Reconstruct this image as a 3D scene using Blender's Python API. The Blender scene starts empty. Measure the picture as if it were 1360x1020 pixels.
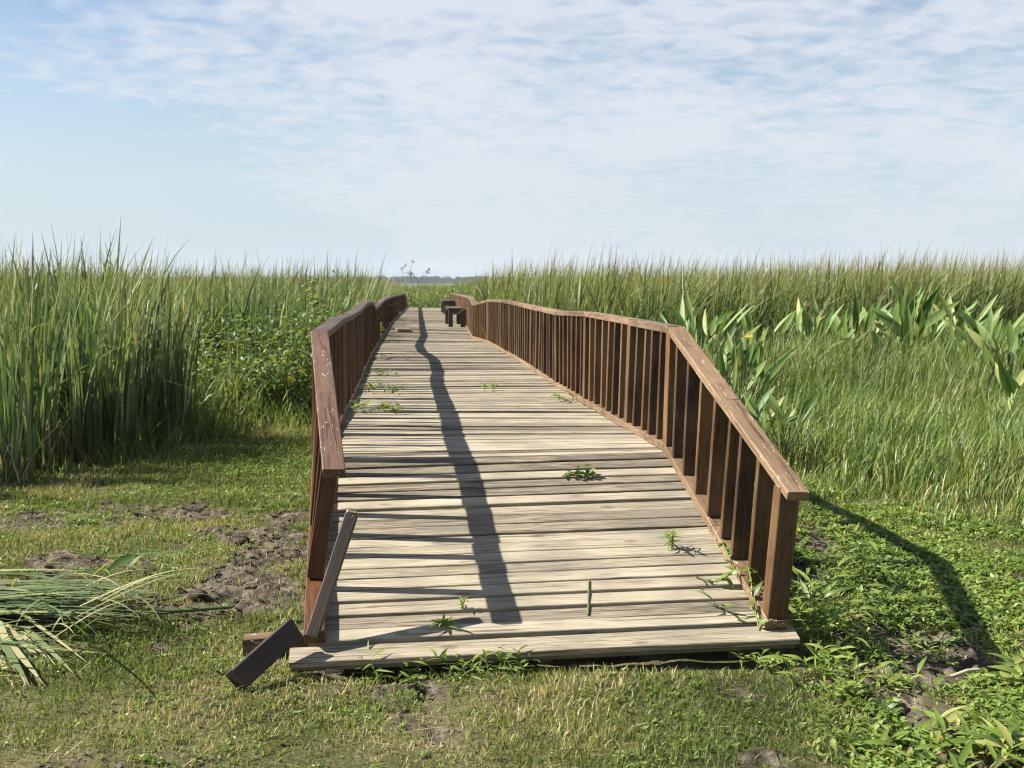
import bpy, math, random
import numpy as np
from mathutils import Vector

random.seed(7)
RNG = np.random.default_rng(11)
scene = bpy.context.scene
COL = scene.collection
H = 1.65                       # eye height of the camera
F = 1500.0                     # focal length in photo pixels (1360 wide)
TH = math.atan(135.0 / F)      # downward pitch
CT, ST = math.cos(TH), math.sin(TH)
SUN = Vector((-0.765, 0.03, 0.67)).normalized()   # towards the sun


# ------------------------------------------------------------------ helpers
def pix(px, py, D):
    """world point seen at photo pixel (px, py) at world distance y = D"""
    u = (px - 680) / F
    v = -(py - 510) / F
    dy = CT + v * ST
    dz = -ST + v * CT
    k = D / dy
    return np.array((u * k, D, H + dz * k))


def gpix(px, py, z=0.0):
    u = (px - 680) / F
    v = -(py - 510) / F
    dy = CT + v * ST
    dz = -ST + v * CT
    k = (z - H) / dz
    return np.array((u * k, dy * k, z))


_tab = np.random.default_rng(5).random((256, 256))


def vnoise(x, y, s=0):
    x = np.asarray(x, float) + s * 17.31
    y = np.asarray(y, float) + s * 9.77
    xi = np.floor(x).astype(int)
    yi = np.floor(y).astype(int)
    fx = x - xi
    fy = y - yi
    fx = fx * fx * (3 - 2 * fx)
    fy = fy * fy * (3 - 2 * fy)
    a = _tab[xi & 255, yi & 255]
    b = _tab[(xi + 1) & 255, yi & 255]
    c = _tab[xi & 255, (yi + 1) & 255]
    d = _tab[(xi + 1) & 255, (yi + 1) & 255]
    return (a * (1 - fx) + b * fx) * (1 - fy) + (c * (1 - fx) + d * fx) * fy


def fbm(x, y, s=0, o=4):
    r = 0
    a = 0.5
    for k in range(o):
        r = r + a * vnoise(np.asarray(x) * 2 ** k, np.asarray(y) * 2 ** k, s + k)
        a *= 0.5
    return r / (1 - 0.5 ** o)


def sstep(a, b, x):
    t = np.clip((np.asarray(x, float) - a) / (b - a), 0, 1)
    return t * t * (3 - 2 * t)


SOIL = [(-1.75, 7.3, .6, .48, .95), (-1.45, 6.5, .42, .4, .8), (-1.75, 5.9, .6, .3, .75), (-2.6, 7.9, .9, .55, .7),
        (-1.0, 8.3, .3, .3, .4), (1.95, 6.9, .4, .35, .7), (1.55, 6.2, .25, .25, .7), (2.75, 6.3, .4, .35, .9),
        (1.95, 5.25, .45, .22, 1.0), (1.75, 4.75, .3, .4, .9), (1.45, 5.4, .3, .3, .8), (1.2, 4.45, .25, .2, .5),
        (.55, 4.25, .45, .2, .35), (-.35, 4.45, .5, .12, .3), (-1.6, 4.15, .7, .2, .45), (.2, 3.8, .5, .2, .4),
        (-1.2, 3.75, .5, .2, .5), (1.6, 4.1, .3, .25, .4), (-2.9, 6.6, .9, .4, .55), (2.2, 4.6, .25, .4, .5)]


def soil(x, y):
    m = 0
    for cx, cy, rx, ry, a in SOIL:
        m = m + a * np.exp(-((x - cx) / rx) ** 2 - ((y - cy) / ry) ** 2)
    m = np.clip(m, 0, 1.1)
    n = fbm(x * 2.6, y * 2.6, 3, 4)
    return np.clip((m * 1.15 + (n - .5) * 2.7 - .40) * 2.2, 0, 1)


def worley(x, y, seed=0):
    xi = np.floor(x).astype(int); yi = np.floor(y).astype(int)
    f1 = np.full(np.shape(x), 9.); f2 = np.full(np.shape(x), 9.); h = np.zeros(np.shape(x))
    for a in (-1, 0, 1):
        for b in (-1, 0, 1):
            cx, cy = xi + a, yi + b
            px = cx + _tab[(cx + seed) & 255, cy & 255]
            py = cy + _tab[cx & 255, (cy + 91 + seed) & 255]
            d = np.hypot(x - px, y - py)
            nh = _tab[(cx + 37) & 255, (cy + 11 + seed) & 255]
            closer = d < f1
            f2 = np.where(closer, f1, np.minimum(f2, d))
            h = np.where(closer, nh, h)
            f1 = np.where(closer, d, f1)
    return f1, f2, h


def gh(x, y):
    x = np.asarray(x, float)
    y = np.asarray(y, float)
    z = (fbm(x * .8, y * .8, 1, 3) - .5) * .07
    near = 1 - sstep(12, 20, y)
    s = soil(x, y)
    c1 = fbm(x * 6, y * 6, 8, 4)
    c2 = fbm(x * 17, y * 17, 9, 3)
    z = z + near * ((c1 - .5) * .025 + s * ((c1 - .5) * .05 + (c2 - .5) * .035))
    wx = x + .05 * (vnoise(x * 11, y * 11, 3) - .5); wy = y + .05 * (vnoise(x * 11, y * 11, 4) - .5)
    fa, fb_, fh = worley(wx * 15, wy * 18, 0)
    ga, gb_, gh_ = worley(wx * 38, wy * 42, 50)
    z = z + near * np.clip(s * 1.3, 0, 1) * ((fh - .75) * .036 * sstep(0, .5, fb_ - fa) + (gh_ - .5) * .018 * sstep(0, .4, gb_ - ga))
    z = z - .12 * sstep(11, 17, y)
    # hollow under the first plank of the boardwalk
    z = z - .05 * np.exp(-((x + .55) / .28) ** 4 - ((y - 4.72) / .16) ** 4) + .025 * np.exp(-((x - .35) / .9) ** 4 - ((y - 4.5) / .22) ** 2)
    z = z - .10 * sstep(5.2, 7, y) * np.exp(-((x + .09 * (y - 5)) / 1.0) ** 6)
    return z


def link(o, parent=None):
    COL.objects.link(o)
    if parent is not None:
        o.parent = parent
    return o


def tag(o, label=None, cat=None, group=None, kind=None):
    if label:
        o['label'] = label
    if cat:
        o['category'] = cat
    if group:
        o['group'] = group
    if kind:
        o['kind'] = kind
    return o


def empty(name, loc, label, cat, group=None):
    o = bpy.data.objects.new(name, None)
    o.location = [float(c) for c in loc]
    o.empty_display_size = .1
    link(o)
    return tag(o, label, cat, group)


def np_mesh(name, V, Q, attrs=None, mat=None, parent=None, smooth=True, origin=None):
    """V (n,3); Q (m,4) quads"""
    V = np.ascontiguousarray(V, np.float32)
    if origin is not None:
        V = V - np.asarray(origin, np.float32)
    Q = np.ascontiguousarray(Q, np.int32)
    me = bpy.data.meshes.new(name)
    me.vertices.add(len(V))
    me.vertices.foreach_set('co', V.ravel())
    me.loops.add(Q.size)
    me.loops.foreach_set('vertex_index', Q.ravel())
    me.polygons.add(len(Q))
    me.polygons.foreach_set('loop_start', np.arange(0, Q.size, Q.shape[1], dtype=np.int32))
    me.polygons.foreach_set('use_smooth', np.full(len(Q), smooth))
    for k, a in (attrs or {}).items():
        at = me.attributes.new(k, 'FLOAT', 'POINT')
        at.data.foreach_set('value', np.ascontiguousarray(a, np.float32))
    me.update(calc_edges=True)
    if mat:
        me.materials.append(mat)
    o = bpy.data.objects.new(name, me)
    link(o, parent)
    if origin is not None and parent is None:
        o.location = [float(c) for c in origin]
    return o


# ---------------------------------------------------------- timber builder
class Timber:
    def __init__(s):
        s.v, s.f, s.uv, s.r = [], [], [], []

    def sweep(s, pts, side, up, w, d, c=.004, rnd=None, ends=True):
        """chamfered rectangular board w (along side) by d (along up) swept along pts"""
        pts = np.asarray(pts, float)
        n = len(pts)
        side = np.broadcast_to(np.asarray(side, float), (n, 3))
        up = np.broadcast_to(np.asarray(up, float), (n, 3))
        a, b = w / 2, d / 2
        prof = [(-a + c, -b), (a - c, -b), (a, -b + c), (a, b - c), (a - c, b), (-a + c, b), (-a, b - c), (-a, -b + c)]
        base = len(s.v)
        r = random.random() if rnd is None else rnd
        L = np.concatenate([[0], np.cumsum(np.linalg.norm(np.diff(pts, axis=0), axis=1))])
        off = r * 37.0
        for i in range(n):
            for (pa, pb) in prof:
                s.v.append(tuple(pts[i] + side[i] * pa + up[i] * pb))
                s.uv.append((L[i] + off, pa + off * .7, pb))
                s.r.append(r)
        for i in range(n - 1):
            for k in range(8):
                k2 = (k + 1) % 8
                A = base + i * 8
                s.f.append((A + k, A + k2, A + 8 + k2, A + 8 + k))
        if ends:
            s.f.append(tuple(base + k for k in range(7, -1, -1)))
            A = base + (n - 1) * 8
            s.f.append(tuple(A + k for k in range(8)))

    def beam(s, p0, p1, side, w, d, c=.004, n=2, bow=0.0, rnd=None):
        p0, p1 = np.asarray(p0, float), np.asarray(p1, float)
        ax = p1 - p0
        ax /= np.linalg.norm(ax)
        side = np.asarray(side, float)
        side = side - ax * side.dot(ax)
        side /= np.linalg.norm(side)
        up = np.cross(side, ax)
        t = np.linspace(0, 1, n)
        pts = p0 + np.outer(t, p1 - p0) + np.outer(np.sin(t * np.pi) * bow, up)
        s.sweep(pts, side, up, w, d, c, rnd)

    def splinter(s, amount, both=True):
        n = len(s.v)
        ax = np.asarray(s.v[n - 1]) - np.asarray(s.v[7])
        ax /= np.linalg.norm(ax)
        for k in list(range(n - 8, n)) + (list(range(8)) if both else []):
            s.v[k] = tuple(np.asarray(s.v[k]) + ax * random.uniform(-amount, amount))

    def build(s, name, mat, parent=None, origin=None):
        V = np.asarray(s.v, float)
        if origin is not None:
            V = V - np.asarray(origin, float)
        me = bpy.data.meshes.new(name)
        me.from_pydata([tuple(v) for v in V], [], s.f)
        at = me.attributes.new('wuv', 'FLOAT_VECTOR', 'POINT')
        at.data.foreach_set('vector', np.asarray(s.uv, np.float32).ravel())
        at = me.attributes.new('rnd', 'FLOAT', 'POINT')
        at.data.foreach_set('value', np.asarray(s.r, np.float32))
        me.materials.append(mat)
        me.update()
        o = bpy.data.objects.new(name, me)
        link(o, parent)
        if origin is not None and parent is None:
            o.location = [float(c) for c in origin]
        return o


# ---------------------------------------------------------- leaf builders
def blades(P, h, w, az, lean, bend, fa, segs=5, tipsharp=1.6, base_w=.7, rnd=None, kink=None):
    """ribbon leaves; returns V,Q,attrs"""
    P = np.asarray(P, float)
    n = len(P)
    b = lambda q: np.broadcast_to(np.asarray(q, float), (n,))
    h, w, az, lean, bend, fa = map(b, (h, w, az, lean, bend, fa))
    t = np.linspace(0, 1, segs + 1)[None, :]
    ang = lean[:, None] + bend[:, None] * t ** 2.2          # angle from vertical, growing to the tip
    if kink is not None:
        kt, ka = kink
        ang = ang + b(ka)[:, None] * sstep(-.05, .06, t - b(kt)[:, None])
    dt = 1.0 / segs
    am = (ang[:, 1:] + ang[:, :-1]) / 2
    hx = np.concatenate([np.zeros((n, 1)), np.cumsum(np.sin(am), 1)], 1) * dt * h[:, None]
    hz = np.concatenate([np.zeros((n, 1)), np.cumsum(np.cos(am), 1)], 1) * dt * h[:, None]
    cx = P[:, 0:1] + hx * np.cos(az)[:, None]
    cy = P[:, 1:2] + hx * np.sin(az)[:, None]
    cz = P[:, 2:3] + hz
    prof = np.clip(1 - t ** (tipsharp * 2), 0.03, 1) * (base_w + (1 - base_w) * np.clip(t * 4, 0, 1))
    ww = w[:, None] * prof * .5
    tw = fa[:, None] + t * .7 * np.sin(fa * 7)[:, None]
    sx, sy = np.cos(tw), np.sin(tw)
    V = np.empty((n, segs + 1, 2, 3))
    V[:, :, 0, 0] = cx - sx * ww
    V[:, :, 0, 1] = cy - sy * ww
    V[:, :, 0, 2] = cz
    V[:, :, 1, 0] = cx + sx * ww
    V[:, :, 1, 1] = cy + sy * ww
    V[:, :, 1, 2] = cz
    idx = np.arange(n * (segs + 1) * 2).reshape(n, segs + 1, 2)
    Q = np.stack([idx[:, :-1, 0], idx[:, :-1, 1], idx[:, 1:, 1], idx[:, 1:, 0]], -1).reshape(-1, 4)
    if rnd is None:
        rnd = RNG.random(n)
    R = np.repeat(rnd, (segs + 1) * 2)
    T = np.broadcast_to(t[:, :, None], (n, segs + 1, 2)).ravel()
    return V.reshape(-1, 3), Q, {'rnd': R, 'tt': T}


def leaves(P, d, nrm, L, W, droop=.3, fold=.25, segs=5, peak=.45, rnd=None):
    """broad leaves with a folded midrib. P,d,nrm (n,3)"""
    P, d, nrm = (np.asarray(q, float) for q in (P, d, nrm))
    n = len(P)
    b = lambda q: np.broadcast_to(np.asarray(q, float), (n,))
    L, W, droop, fold = map(b, (L, W, droop, fold))
    d = d / np.linalg.norm(d, axis=1, keepdims=True)
    nrm = nrm - d * np.sum(nrm * d, 1, keepdims=True)
    nrm = nrm / (np.linalg.norm(nrm, axis=1, keepdims=True) + 1e-9)
    sd = np.cross(d, nrm)
    t = np.linspace(0, 1, segs + 1)
    pw = math.log(.5) / math.log(peak)
    prof = np.sin(np.pi * np.clip(t, .015, .985) ** pw) ** .85
    V = np.empty((n, segs + 1, 3, 3))
    for j, s in enumerate((-1, 0, 1)):
        c = P[:, None, :] + d[:, None, :] * (L[:, None] * t)[..., None] - nrm[:, None, :] * ((droop * L)[:, None] * t ** 2)[..., None]
        V[:, :, j, :] = c + s * sd[:, None, :] * ((W * .5)[:, None] * prof)[..., None] \
            + abs(s) * nrm[:, None, :] * ((fold * W * .5)[:, None] * prof)[..., None]
    idx = np.arange(n * (segs + 1) * 3).reshape(n, segs + 1, 3)
    q1 = np.stack([idx[:, :-1, 0], idx[:, :-1, 1], idx[:, 1:, 1], idx[:, 1:, 0]], -1).reshape(-1, 4)
    q2 = np.stack([idx[:, :-1, 1], idx[:, :-1, 2], idx[:, 1:, 2], idx[:, 1:, 1]], -1).reshape(-1, 4)
    if rnd is None:
        rnd = RNG.random(n)
    R = np.repeat(rnd, (segs + 1) * 3)
    T = np.broadcast_to(t[None, :, None], (n, segs + 1, 3)).ravel()
    return V.reshape(-1, 3), np.concatenate([q1, q2]), {'rnd': R, 'tt': T}


def stems(paths, radii, k=5, rnd=None):
    """round tapering stems along polylines"""
    Vs, Qs, R, T = [], [], [], []
    base = 0
    for pi, (pts, rr) in enumerate(zip(paths, radii)):
        pts = np.asarray(pts, float)
        n = len(pts)
        rr = np.broadcast_to(np.asarray(rr, float), (n,))
        tan = np.gradient(pts, axis=0)
        tan /= np.linalg.norm(tan, axis=1, keepdims=True) + 1e-9
        ref = np.where(np.abs(tan[:, 2:3]) > .9, np.array([[1., 0, 0]]), np.array([[0., 0, 1]]))
        a = np.cross(tan, ref)
        a /= np.linalg.norm(a, axis=1, keepdims=True) + 1e-9
        bb = np.cross(tan, a)
        ph = np.arange(k) / k * 2 * np.pi
        V = pts[:, None, :] + rr[:, None, None] * (a[:, None, :] * np.cos(ph)[None, :, None] + bb[:, None, :] * np.sin(ph)[None, :, None])
        idx = base + np.arange(n * k).reshape(n, k)
        i2 = np.roll(idx, -1, 1)
        Qs.append(np.stack([idx[:-1], i2[:-1], i2[1:], idx[1:]], -1).reshape(-1, 4))
        Vs.append(V.reshape(-1, 3))
        r = random.random()
        R.append(np.full(n * k, r))
        T.append(np.repeat(np.linspace(0, 1, n), k))
        base += n * k
    return np.concatenate(Vs), np.concatenate(Qs), {'rnd': np.concatenate(R), 'tt': np.concatenate(T)}


def join(*parts):
    V, Q, A = [], [], {'rnd': [], 'tt': []}
    off = 0
    for v, q, a in parts:
        V.append(v)
        Q.append(q + off)
        off += len(v)
        for k in A:
            A[k].append(a[k])
    return np.concatenate(V), np.concatenate(Q), {k: np.concatenate(x) for k, x in A.items()}


def mesh(name, part, mat, parent=None, origin=None, smooth=True):
    return np_mesh(name, part[0], part[1], part[2], mat, parent, smooth, origin)


# ---------------------------------------------------------------- materials
def nt(name):
    m = bpy.data.materials.new(name)
    m.use_nodes = True
    t = m.node_tree
    t.nodes.clear()
    return m, t, t.nodes, t.links


def ramp(N, stops):
    r = N.new('ShaderNodeValToRGB')
    e = r.color_ramp.elements
    while len(e) > 1:
        e.remove(e[-1])
    e[0].position = stops[0][0]
    e[0].color = (*stops[0][1], 1)
    for p, c in stops[1:]:
        x = e.new(p)
        x.color = (*c, 1)
    return r


def wood(name, stops, rough=.7, grain=.35, speck=None, var=.35, knots=True, spec=.35, wear=None):
    m, t, N, Lk = nt(name)
    out = N.new('ShaderNodeOutputMaterial')
    bs = N.new('ShaderNodeBsdfPrincipled')
    at = N.new('ShaderNodeAttribute'); at.attribute_name = 'wuv'
    ar = N.new('ShaderNodeAttribute'); ar.attribute_name = 'rnd'
    # warp a little so that the grain is not ruler straight
    mpw = N.new('ShaderNodeMapping'); mpw.inputs['Scale'].default_value = (1.3, 6, 6)
    nw = N.new('ShaderNodeTexNoise'); nw.inputs['Scale'].default_value = 1.0
    Lk.new(at.outputs['Vector'], mpw.inputs['Vector']); Lk.new(mpw.outputs[0], nw.inputs['Vector'])
    wm = N.new('ShaderNodeVectorMath'); wm.operation = 'MULTIPLY_ADD'
    wm.inputs[1].default_value = (0, .05, .05)
    Lk.new(nw.outputs['Color'], wm.inputs[0]); Lk.new(at.outputs['Vector'], wm.inputs[2])
    mp = N.new('ShaderNodeMapping'); mp.inputs['Scale'].default_value = (5.5, 140, 140)
    Lk.new(wm.outputs[0], mp.inputs['Vector'])
    n1 = N.new('ShaderNodeTexNoise'); n1.inputs['Scale'].default_value = 1.0; n1.inputs['Detail'].default_value = 7
    n1.inputs['Roughness'].default_value = .65
    Lk.new(mp.outputs[0], n1.inputs['Vector'])
    mp2 = N.new('ShaderNodeMapping'); mp2.inputs['Scale'].default_value = (1.4, 14, 14)
    Lk.new(wm.outputs[0], mp2.inputs['Vector'])
    n2 = N.new('ShaderNodeTexNoise'); n2.inputs['Scale'].default_value = 1.0; n2.inputs['Detail'].default_value = 5
    Lk.new(mp2.outputs[0], n2.inputs['Vector'])
    mix = N.new('ShaderNodeMath'); mix.operation = 'MULTIPLY_ADD'; mix.inputs[1].default_value = .68
    sc = N.new('ShaderNodeMath'); sc.operation = 'MULTIPLY'; sc.inputs[1].default_value = .32
    Lk.new(n2.outputs['Fac'], sc.inputs[0]); Lk.new(n1.outputs['Fac'], mix.inputs[0]); Lk.new(sc.outputs[0], mix.inputs[2])
    # per-board shift
    sh = N.new('ShaderNodeMath'); sh.operation = 'MULTIPLY_ADD'; sh.inputs[1].default_value = var; sh.inputs[2].default_value = -var / 2
    Lk.new(ar.outputs['Fac'], sh.inputs[0])
    ad = N.new('ShaderNodeMath'); ad.operation = 'ADD'
    Lk.new(mix.outputs[0], ad.inputs[0]); Lk.new(sh.outputs[0], ad.inputs[1])
    rp = ramp(N, stops)
    Lk.new(ad.outputs[0], rp.inputs[0])
    col = rp.outputs[0]
    # drying cracks and dark fibres along the grain
    mc = N.new('ShaderNodeMapping'); mc.inputs['Scale'].default_value = (1.1, 95, 95)
    Lk.new(wm.outputs[0], mc.inputs['Vector'])
    nc = N.new('ShaderNodeTexNoise'); nc.inputs['Scale'].default_value = 1.0; nc.inputs['Detail'].default_value = 4
    Lk.new(mc.outputs[0], nc.inputs['Vector'])
    kc = ramp(N, [(.35, (.16, .135, .11)), (.425, (1, 1, 1))])
    Lk.new(nc.outputs['Fac'], kc.inputs[0])
    mx = N.new('ShaderNodeMix'); mx.data_type = 'RGBA'; mx.blend_type = 'MULTIPLY'; mx.inputs[0].default_value = .75
    Lk.new(col, mx.inputs[6]); Lk.new(kc.outputs[0], mx.inputs[7])
    col = mx.outputs[2]
    if knots:
        mk = N.new('ShaderNodeMapping'); mk.inputs['Scale'].default_value = (3.2, 9, 9)
        Lk.new(at.outputs['Vector'], mk.inputs['Vector'])
        vo = N.new('ShaderNodeTexVoronoi'); vo.inputs['Scale'].default_value = 1.0
        Lk.new(mk.outputs[0], vo.inputs['Vector'])
        kr = ramp(N, [(0.0, (.35, .28, .22)), (.10, (.62, .56, .5)), (.16, (1, 1, 1))])
        Lk.new(vo.outputs['Distance'], kr.inputs[0])
        mm = N.new('ShaderNodeMix'); mm.data_type = 'RGBA'; mm.blend_type = 'MULTIPLY'; mm.inputs[0].default_value = .8
        Lk.new(col, mm.inputs[6]); Lk.new(kr.outputs[0], mm.inputs[7])
        col = mm.outputs[2]
    geo = N.new('ShaderNodeNewGeometry')
    if speck:
        # chips and bird lime: short pale flecks
        mk = N.new('ShaderNodeMapping'); mk.inputs['Scale'].default_value = (14, 60, 60)
        Lk.new(at.outputs['Vector'], mk.inputs['Vector'])
        ns = N.new('ShaderNodeTexNoise'); ns.inputs['Scale'].default_value = 1.0; ns.inputs['Detail'].default_value = 3
        ns.inputs['Distortion'].default_value = 1.5
        Lk.new(mk.outputs[0], ns.inputs['Vector'])
        kr = ramp(N, [(speck[0], (0, 0, 0)), (speck[0] + .035, (1, 1, 1))])
        Lk.new(ns.outputs['Fac'], kr.inputs[0])
        mm = N.new('ShaderNodeMix'); mm.data_type = 'RGBA'
        mm.inputs[7].default_value = (*speck[1], 1)
        Lk.new(kr.outputs[0], mm.inputs[0]); Lk.new(col, mm.inputs[6])
        col = mm.outputs[2]
    if wear:
        nz = N.new('ShaderNodeTexNoise'); nz.inputs['Scale'].default_value = 3.1; nz.inputs['Detail'].default_value = 6
        Lk.new(geo.outputs['Position'], nz.inputs['Vector'])
        kr = ramp(N, [(.42, (0, 0, 0)), (.68, (1, 1, 1))])
        Lk.new(nz.outputs['Fac'], kr.inputs[0])
        sc2 = N.new('ShaderNodeMath'); sc2.operation = 'MULTIPLY'; sc2.inputs[1].default_value = wear[0]
        Lk.new(kr.outputs[0], sc2.inputs[0])
        mm = N.new('ShaderNodeMix'); mm.data_type = 'RGBA'
        mm.inputs[7].default_value = (*wear[1], 1)
        Lk.new(sc2.outputs[0], mm.inputs[0]); Lk.new(col, mm.inputs[6])
        col = mm.outputs[2]
    Lk.new(col, bs.inputs['Base Color'])
    bs.inputs['Roughness'].default_value = rough
    bs.inputs['Specular IOR Level'].default_value = spec
    bp = N.new('ShaderNodeBump'); bp.inputs['Strength'].default_value = grain; bp.inputs['Distance'].default_value = .004
    Lk.new(mix.outputs[0], bp.inputs['Height'])
    Lk.new(bp.outputs[0], bs.inputs['Normal'])
    Lk.new(bs.outputs[0], out.inputs['Surface'])
    return m


def leafmat(name, stops, base=None, tip=None, rough=.45, trans=.35, tcol=(1.25, 1.2, .6), spec=.4, patch=None):
    m, t, N, Lk = nt(name)
    out = N.new('ShaderNodeOutputMaterial')
    bs = N.new('ShaderNodeBsdfPrincipled')
    tr = N.new('ShaderNodeBsdfTranslucent')
    ms = N.new('ShaderNodeMixShader'); ms.inputs[0].default_value = trans
    ar = N.new('ShaderNodeAttribute'); ar.attribute_name = 'rnd'
    tt = N.new('ShaderNodeAttribute'); tt.attribute_name = 'tt'
    geo = N.new('ShaderNodeNewGeometry')
    nz = N.new('ShaderNodeTexNoise'); nz.inputs['Scale'].default_value = .9; nz.inputs['Detail'].default_value = 3
    Lk.new(geo.outputs['Position'], nz.inputs['Vector'])
    ma = N.new('ShaderNodeMath'); ma.operation = 'MULTIPLY_ADD'; ma.inputs[1].default_value = .9; ma.inputs[2].default_value = -.45
    Lk.new(nz.outputs['Fac'], ma.inputs[0])
    ad = N.new('ShaderNodeMath'); ad.operation = 'ADD'
    Lk.new(ar.outputs['Fac'], ad.inputs[0]); Lk.new(ma.outputs[0], ad.inputs[1])
    rp = ramp(N, stops)
    Lk.new(ad.outputs[0], rp.inputs[0])
    col = rp.outputs[0]
    for spec_, lohi in ((base, True), (tip, False)):
        if not spec_:
            continue
        kr = ramp(N, [(spec_[0], (1, 1, 1)), (spec_[1], (0, 0, 0))] if lohi else [(spec_[0], (0, 0, 0)), (spec_[1], (1, 1, 1))])
        Lk.new(tt.outputs['Fac'], kr.inputs[0])
        mm = N.new('ShaderNodeMix'); mm.data_type = 'RGBA'
        mm.inputs[7].default_value = (*spec_[2], 1)
        Lk.new(kr.outputs[0], mm.inputs[0]); Lk.new(col, mm.inputs[6])
        col = mm.outputs[2]
    Lk.new(col, bs.inputs['Base Color'])
    mt = N.new('ShaderNodeMix'); mt.data_type = 'RGBA'; mt.blend_type = 'MULTIPLY'; mt.inputs[0].default_value = 1
    mt.inputs[7].default_value = (*tcol, 1)
    Lk.new(col, mt.inputs[6]); Lk.new(mt.outputs[2], tr.inputs['Color'])
    bs.inputs['Roughness'].default_value = rough
    bs.inputs['Specular IOR Level'].default_value = spec
    Lk.new(bs.outputs[0], ms.inputs[1]); Lk.new(tr.outputs[0], ms.inputs[2])
    Lk.new(ms.outputs[0], out.inputs['Surface'])
    return m


M_DECK = wood('weathered_deck_wood', [(.31, (.055, .046, .034)), (.42, (.17, .143, .104)), (.5, (.265, .229, .168)), (.58, (.335, .294, .218)), (.74, (.41, .368, .28))],
              rough=.85, grain=1.0, var=.27, spec=.15, wear=(.6, (.17, .154, .122)))
M_RAIL_R = wood('worn_brown_stain', [(.3, (.018, .008, .003)), (.5, (.075, .035, .011)), (.68, (.18, .092, .034))],
                rough=.6, grain=.6, speck=(.72, (.35, .27, .18)), var=.3, wear=(.4, (.19, .115, .055)))
M_CAP_R = wood('worn_brown_cap', [(.32, (.05, .028, .014)), (.5, (.135, .083, .044)), (.66, (.23, .155, .09))],
               rough=.6, grain=.8, speck=(.655, (.55, .48, .38)), var=.2, wear=(.5, (.23, .155, .095)))
M_RAIL_L = wood('red_brown_stain', [(.3, (.018, .007, .003)), (.5, (.065, .024, .008)), (.7, (.13, .055, .02))],
                rough=.5, grain=.4, var=.3)
M_CAP_L = wood('red_brown_cap', [(.3, (.03, .015, .010)), (.5, (.078, .042, .026)), (.68, (.145, .086, .057))],
               rough=.5, grain=.5, speck=(.67, (.5, .42, .33)), var=.25)
M_DARKWOOD = wood('dark_old_wood', [(.3, (.016, .011, .008)), (.5, (.045, .03, .022)), (.7, (.12, .085, .06))],
                  rough=.65, grain=.6, speck=(.70, (.3, .25, .2)), var=.2, wear=(.4, (.09, .068, .052)))
M_SUB = wood('grey_green_substructure', [(.25, (.04, .035, .02)), (.5, (.11, .095, .055)), (.8, (.2, .175, .1))], rough=.9, grain=.5)
M_ENDGRAIN = wood('broken_end_grain', [(.25, (.16, .11, .07)), (.5, (.30, .22, .15)), (.8, (.42, .33, .24))], rough=.9, grain=.9, knots=False)

M_REED = leafmat('cattail_leaf', [(.0, (.045, .085, .03)), (.35, (.095, .155, .062)), (.62, (.155, .22, .098)), (.85, (.24, .29, .145)), (.97, (.40, .35, .2))],
                 base=(.03, .22, (.13, .115, .05)), tip=(.86, 1.0, (.20, .17, .075)), rough=.46, trans=.36, spec=.4)
M_REED_FAR = leafmat('cattail_leaf_yellower', [(.05, (.05, .085, .022)), (.4, (.095, .145, .042)), (.75, (.15, .195, .07)), (.97, (.26, .25, .11))],
                     base=(.03, .2, (.10, .10, .04)), tip=(.8, 1.0, (.24, .23, .10)), rough=.48, trans=.38, spec=.35)
M_GRASS = leafmat('marsh_grass_blade', [(.05, (.065, .12, .026)), (.45, (.13, .205, .05)), (.82, (.21, .275, .085)), (1.0, (.36, .33, .16))],
                  base=(.05, .3, (.12, .12, .045)), rough=.45, trans=.4)
M_TURF = leafmat('turf_blade', [(.05, (.08, .12, .028)), (.4, (.16, .21, .055)), (.58, (.235, .265, .085)), (.70, (.335, .295, .15)), (.95, (.46, .39, .25))],
                 rough=.6, trans=.35, spec=.25)
M_WEED = leafmat('ground_weed_leaf', [(.05, (.085, .14, .026)), (.45, (.15, .23, .042)), (.8, (.22, .30, .07)), (.98, (.30, .31, .10))],
                 rough=.45, trans=.38)
M_SHRUB = leafmat('shrub_leaf', [(.05, (.06, .11, .022)), (.45, (.115, .185, .04)), (.85, (.185, .255, .075)), (1.0, (.3, .28, .09))], rough=.5, trans=.35)
M_BROAD = leafmat('broad_marsh_leaf', [(.05, (.05, .105, .022)), (.35, (.105, .185, .042)), (.7, (.165, .25, .075)), (.93, (.23, .285, .095)), (1.0, (.26, .28, .10))], rough=.5, trans=.32, spec=.35)
M_STALK = leafmat('green_stalk', [(.1, (.06, .09, .025)), (.6, (.12, .15, .05)), (.95, (.2, .17, .08))], rough=.5, trans=.05)
M_TWIG = leafmat('woody_twig', [(.1, (.05, .035, .022)), (.6, (.11, .085, .055)), (.95, (.2, .16, .11))], rough=.8, trans=.0)
M_DRY = leafmat('dry_reed', [(.1, (.16, .12, .06)), (.5, (.30, .24, .135)), (.9, (.45, .38, .23))], rough=.6, trans=.15, tcol=(1, .9, .6))
M_CUT = leafmat('cut_reed_leaf', [(.05, (.05, .085, .032)), (.4, (.10, .15, .055)), (.7, (.18, .22, .09)), (.92, (.40, .38, .2))],
                tip=(.85, 1.0, (.30, .28, .14)), rough=.4, trans=.25, spec=.5)
M_FLOWER = leafmat('yellow_petal', [(.1, (.7, .45, .02)), (.9, (.85, .62, .06))], rough=.5, trans=.3)
M_WOODLAND = leafmat('woodland_canopy', [(.1, (.010, .018, .012)), (.9, (.022, .034, .02))], rough=.9, trans=.0, spec=.1)
M_STRAW = leafmat('pale_cane', [(.1, (.38, .34, .2)), (.9, (.5, .45, .3))], rough=.5, trans=.0)


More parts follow.
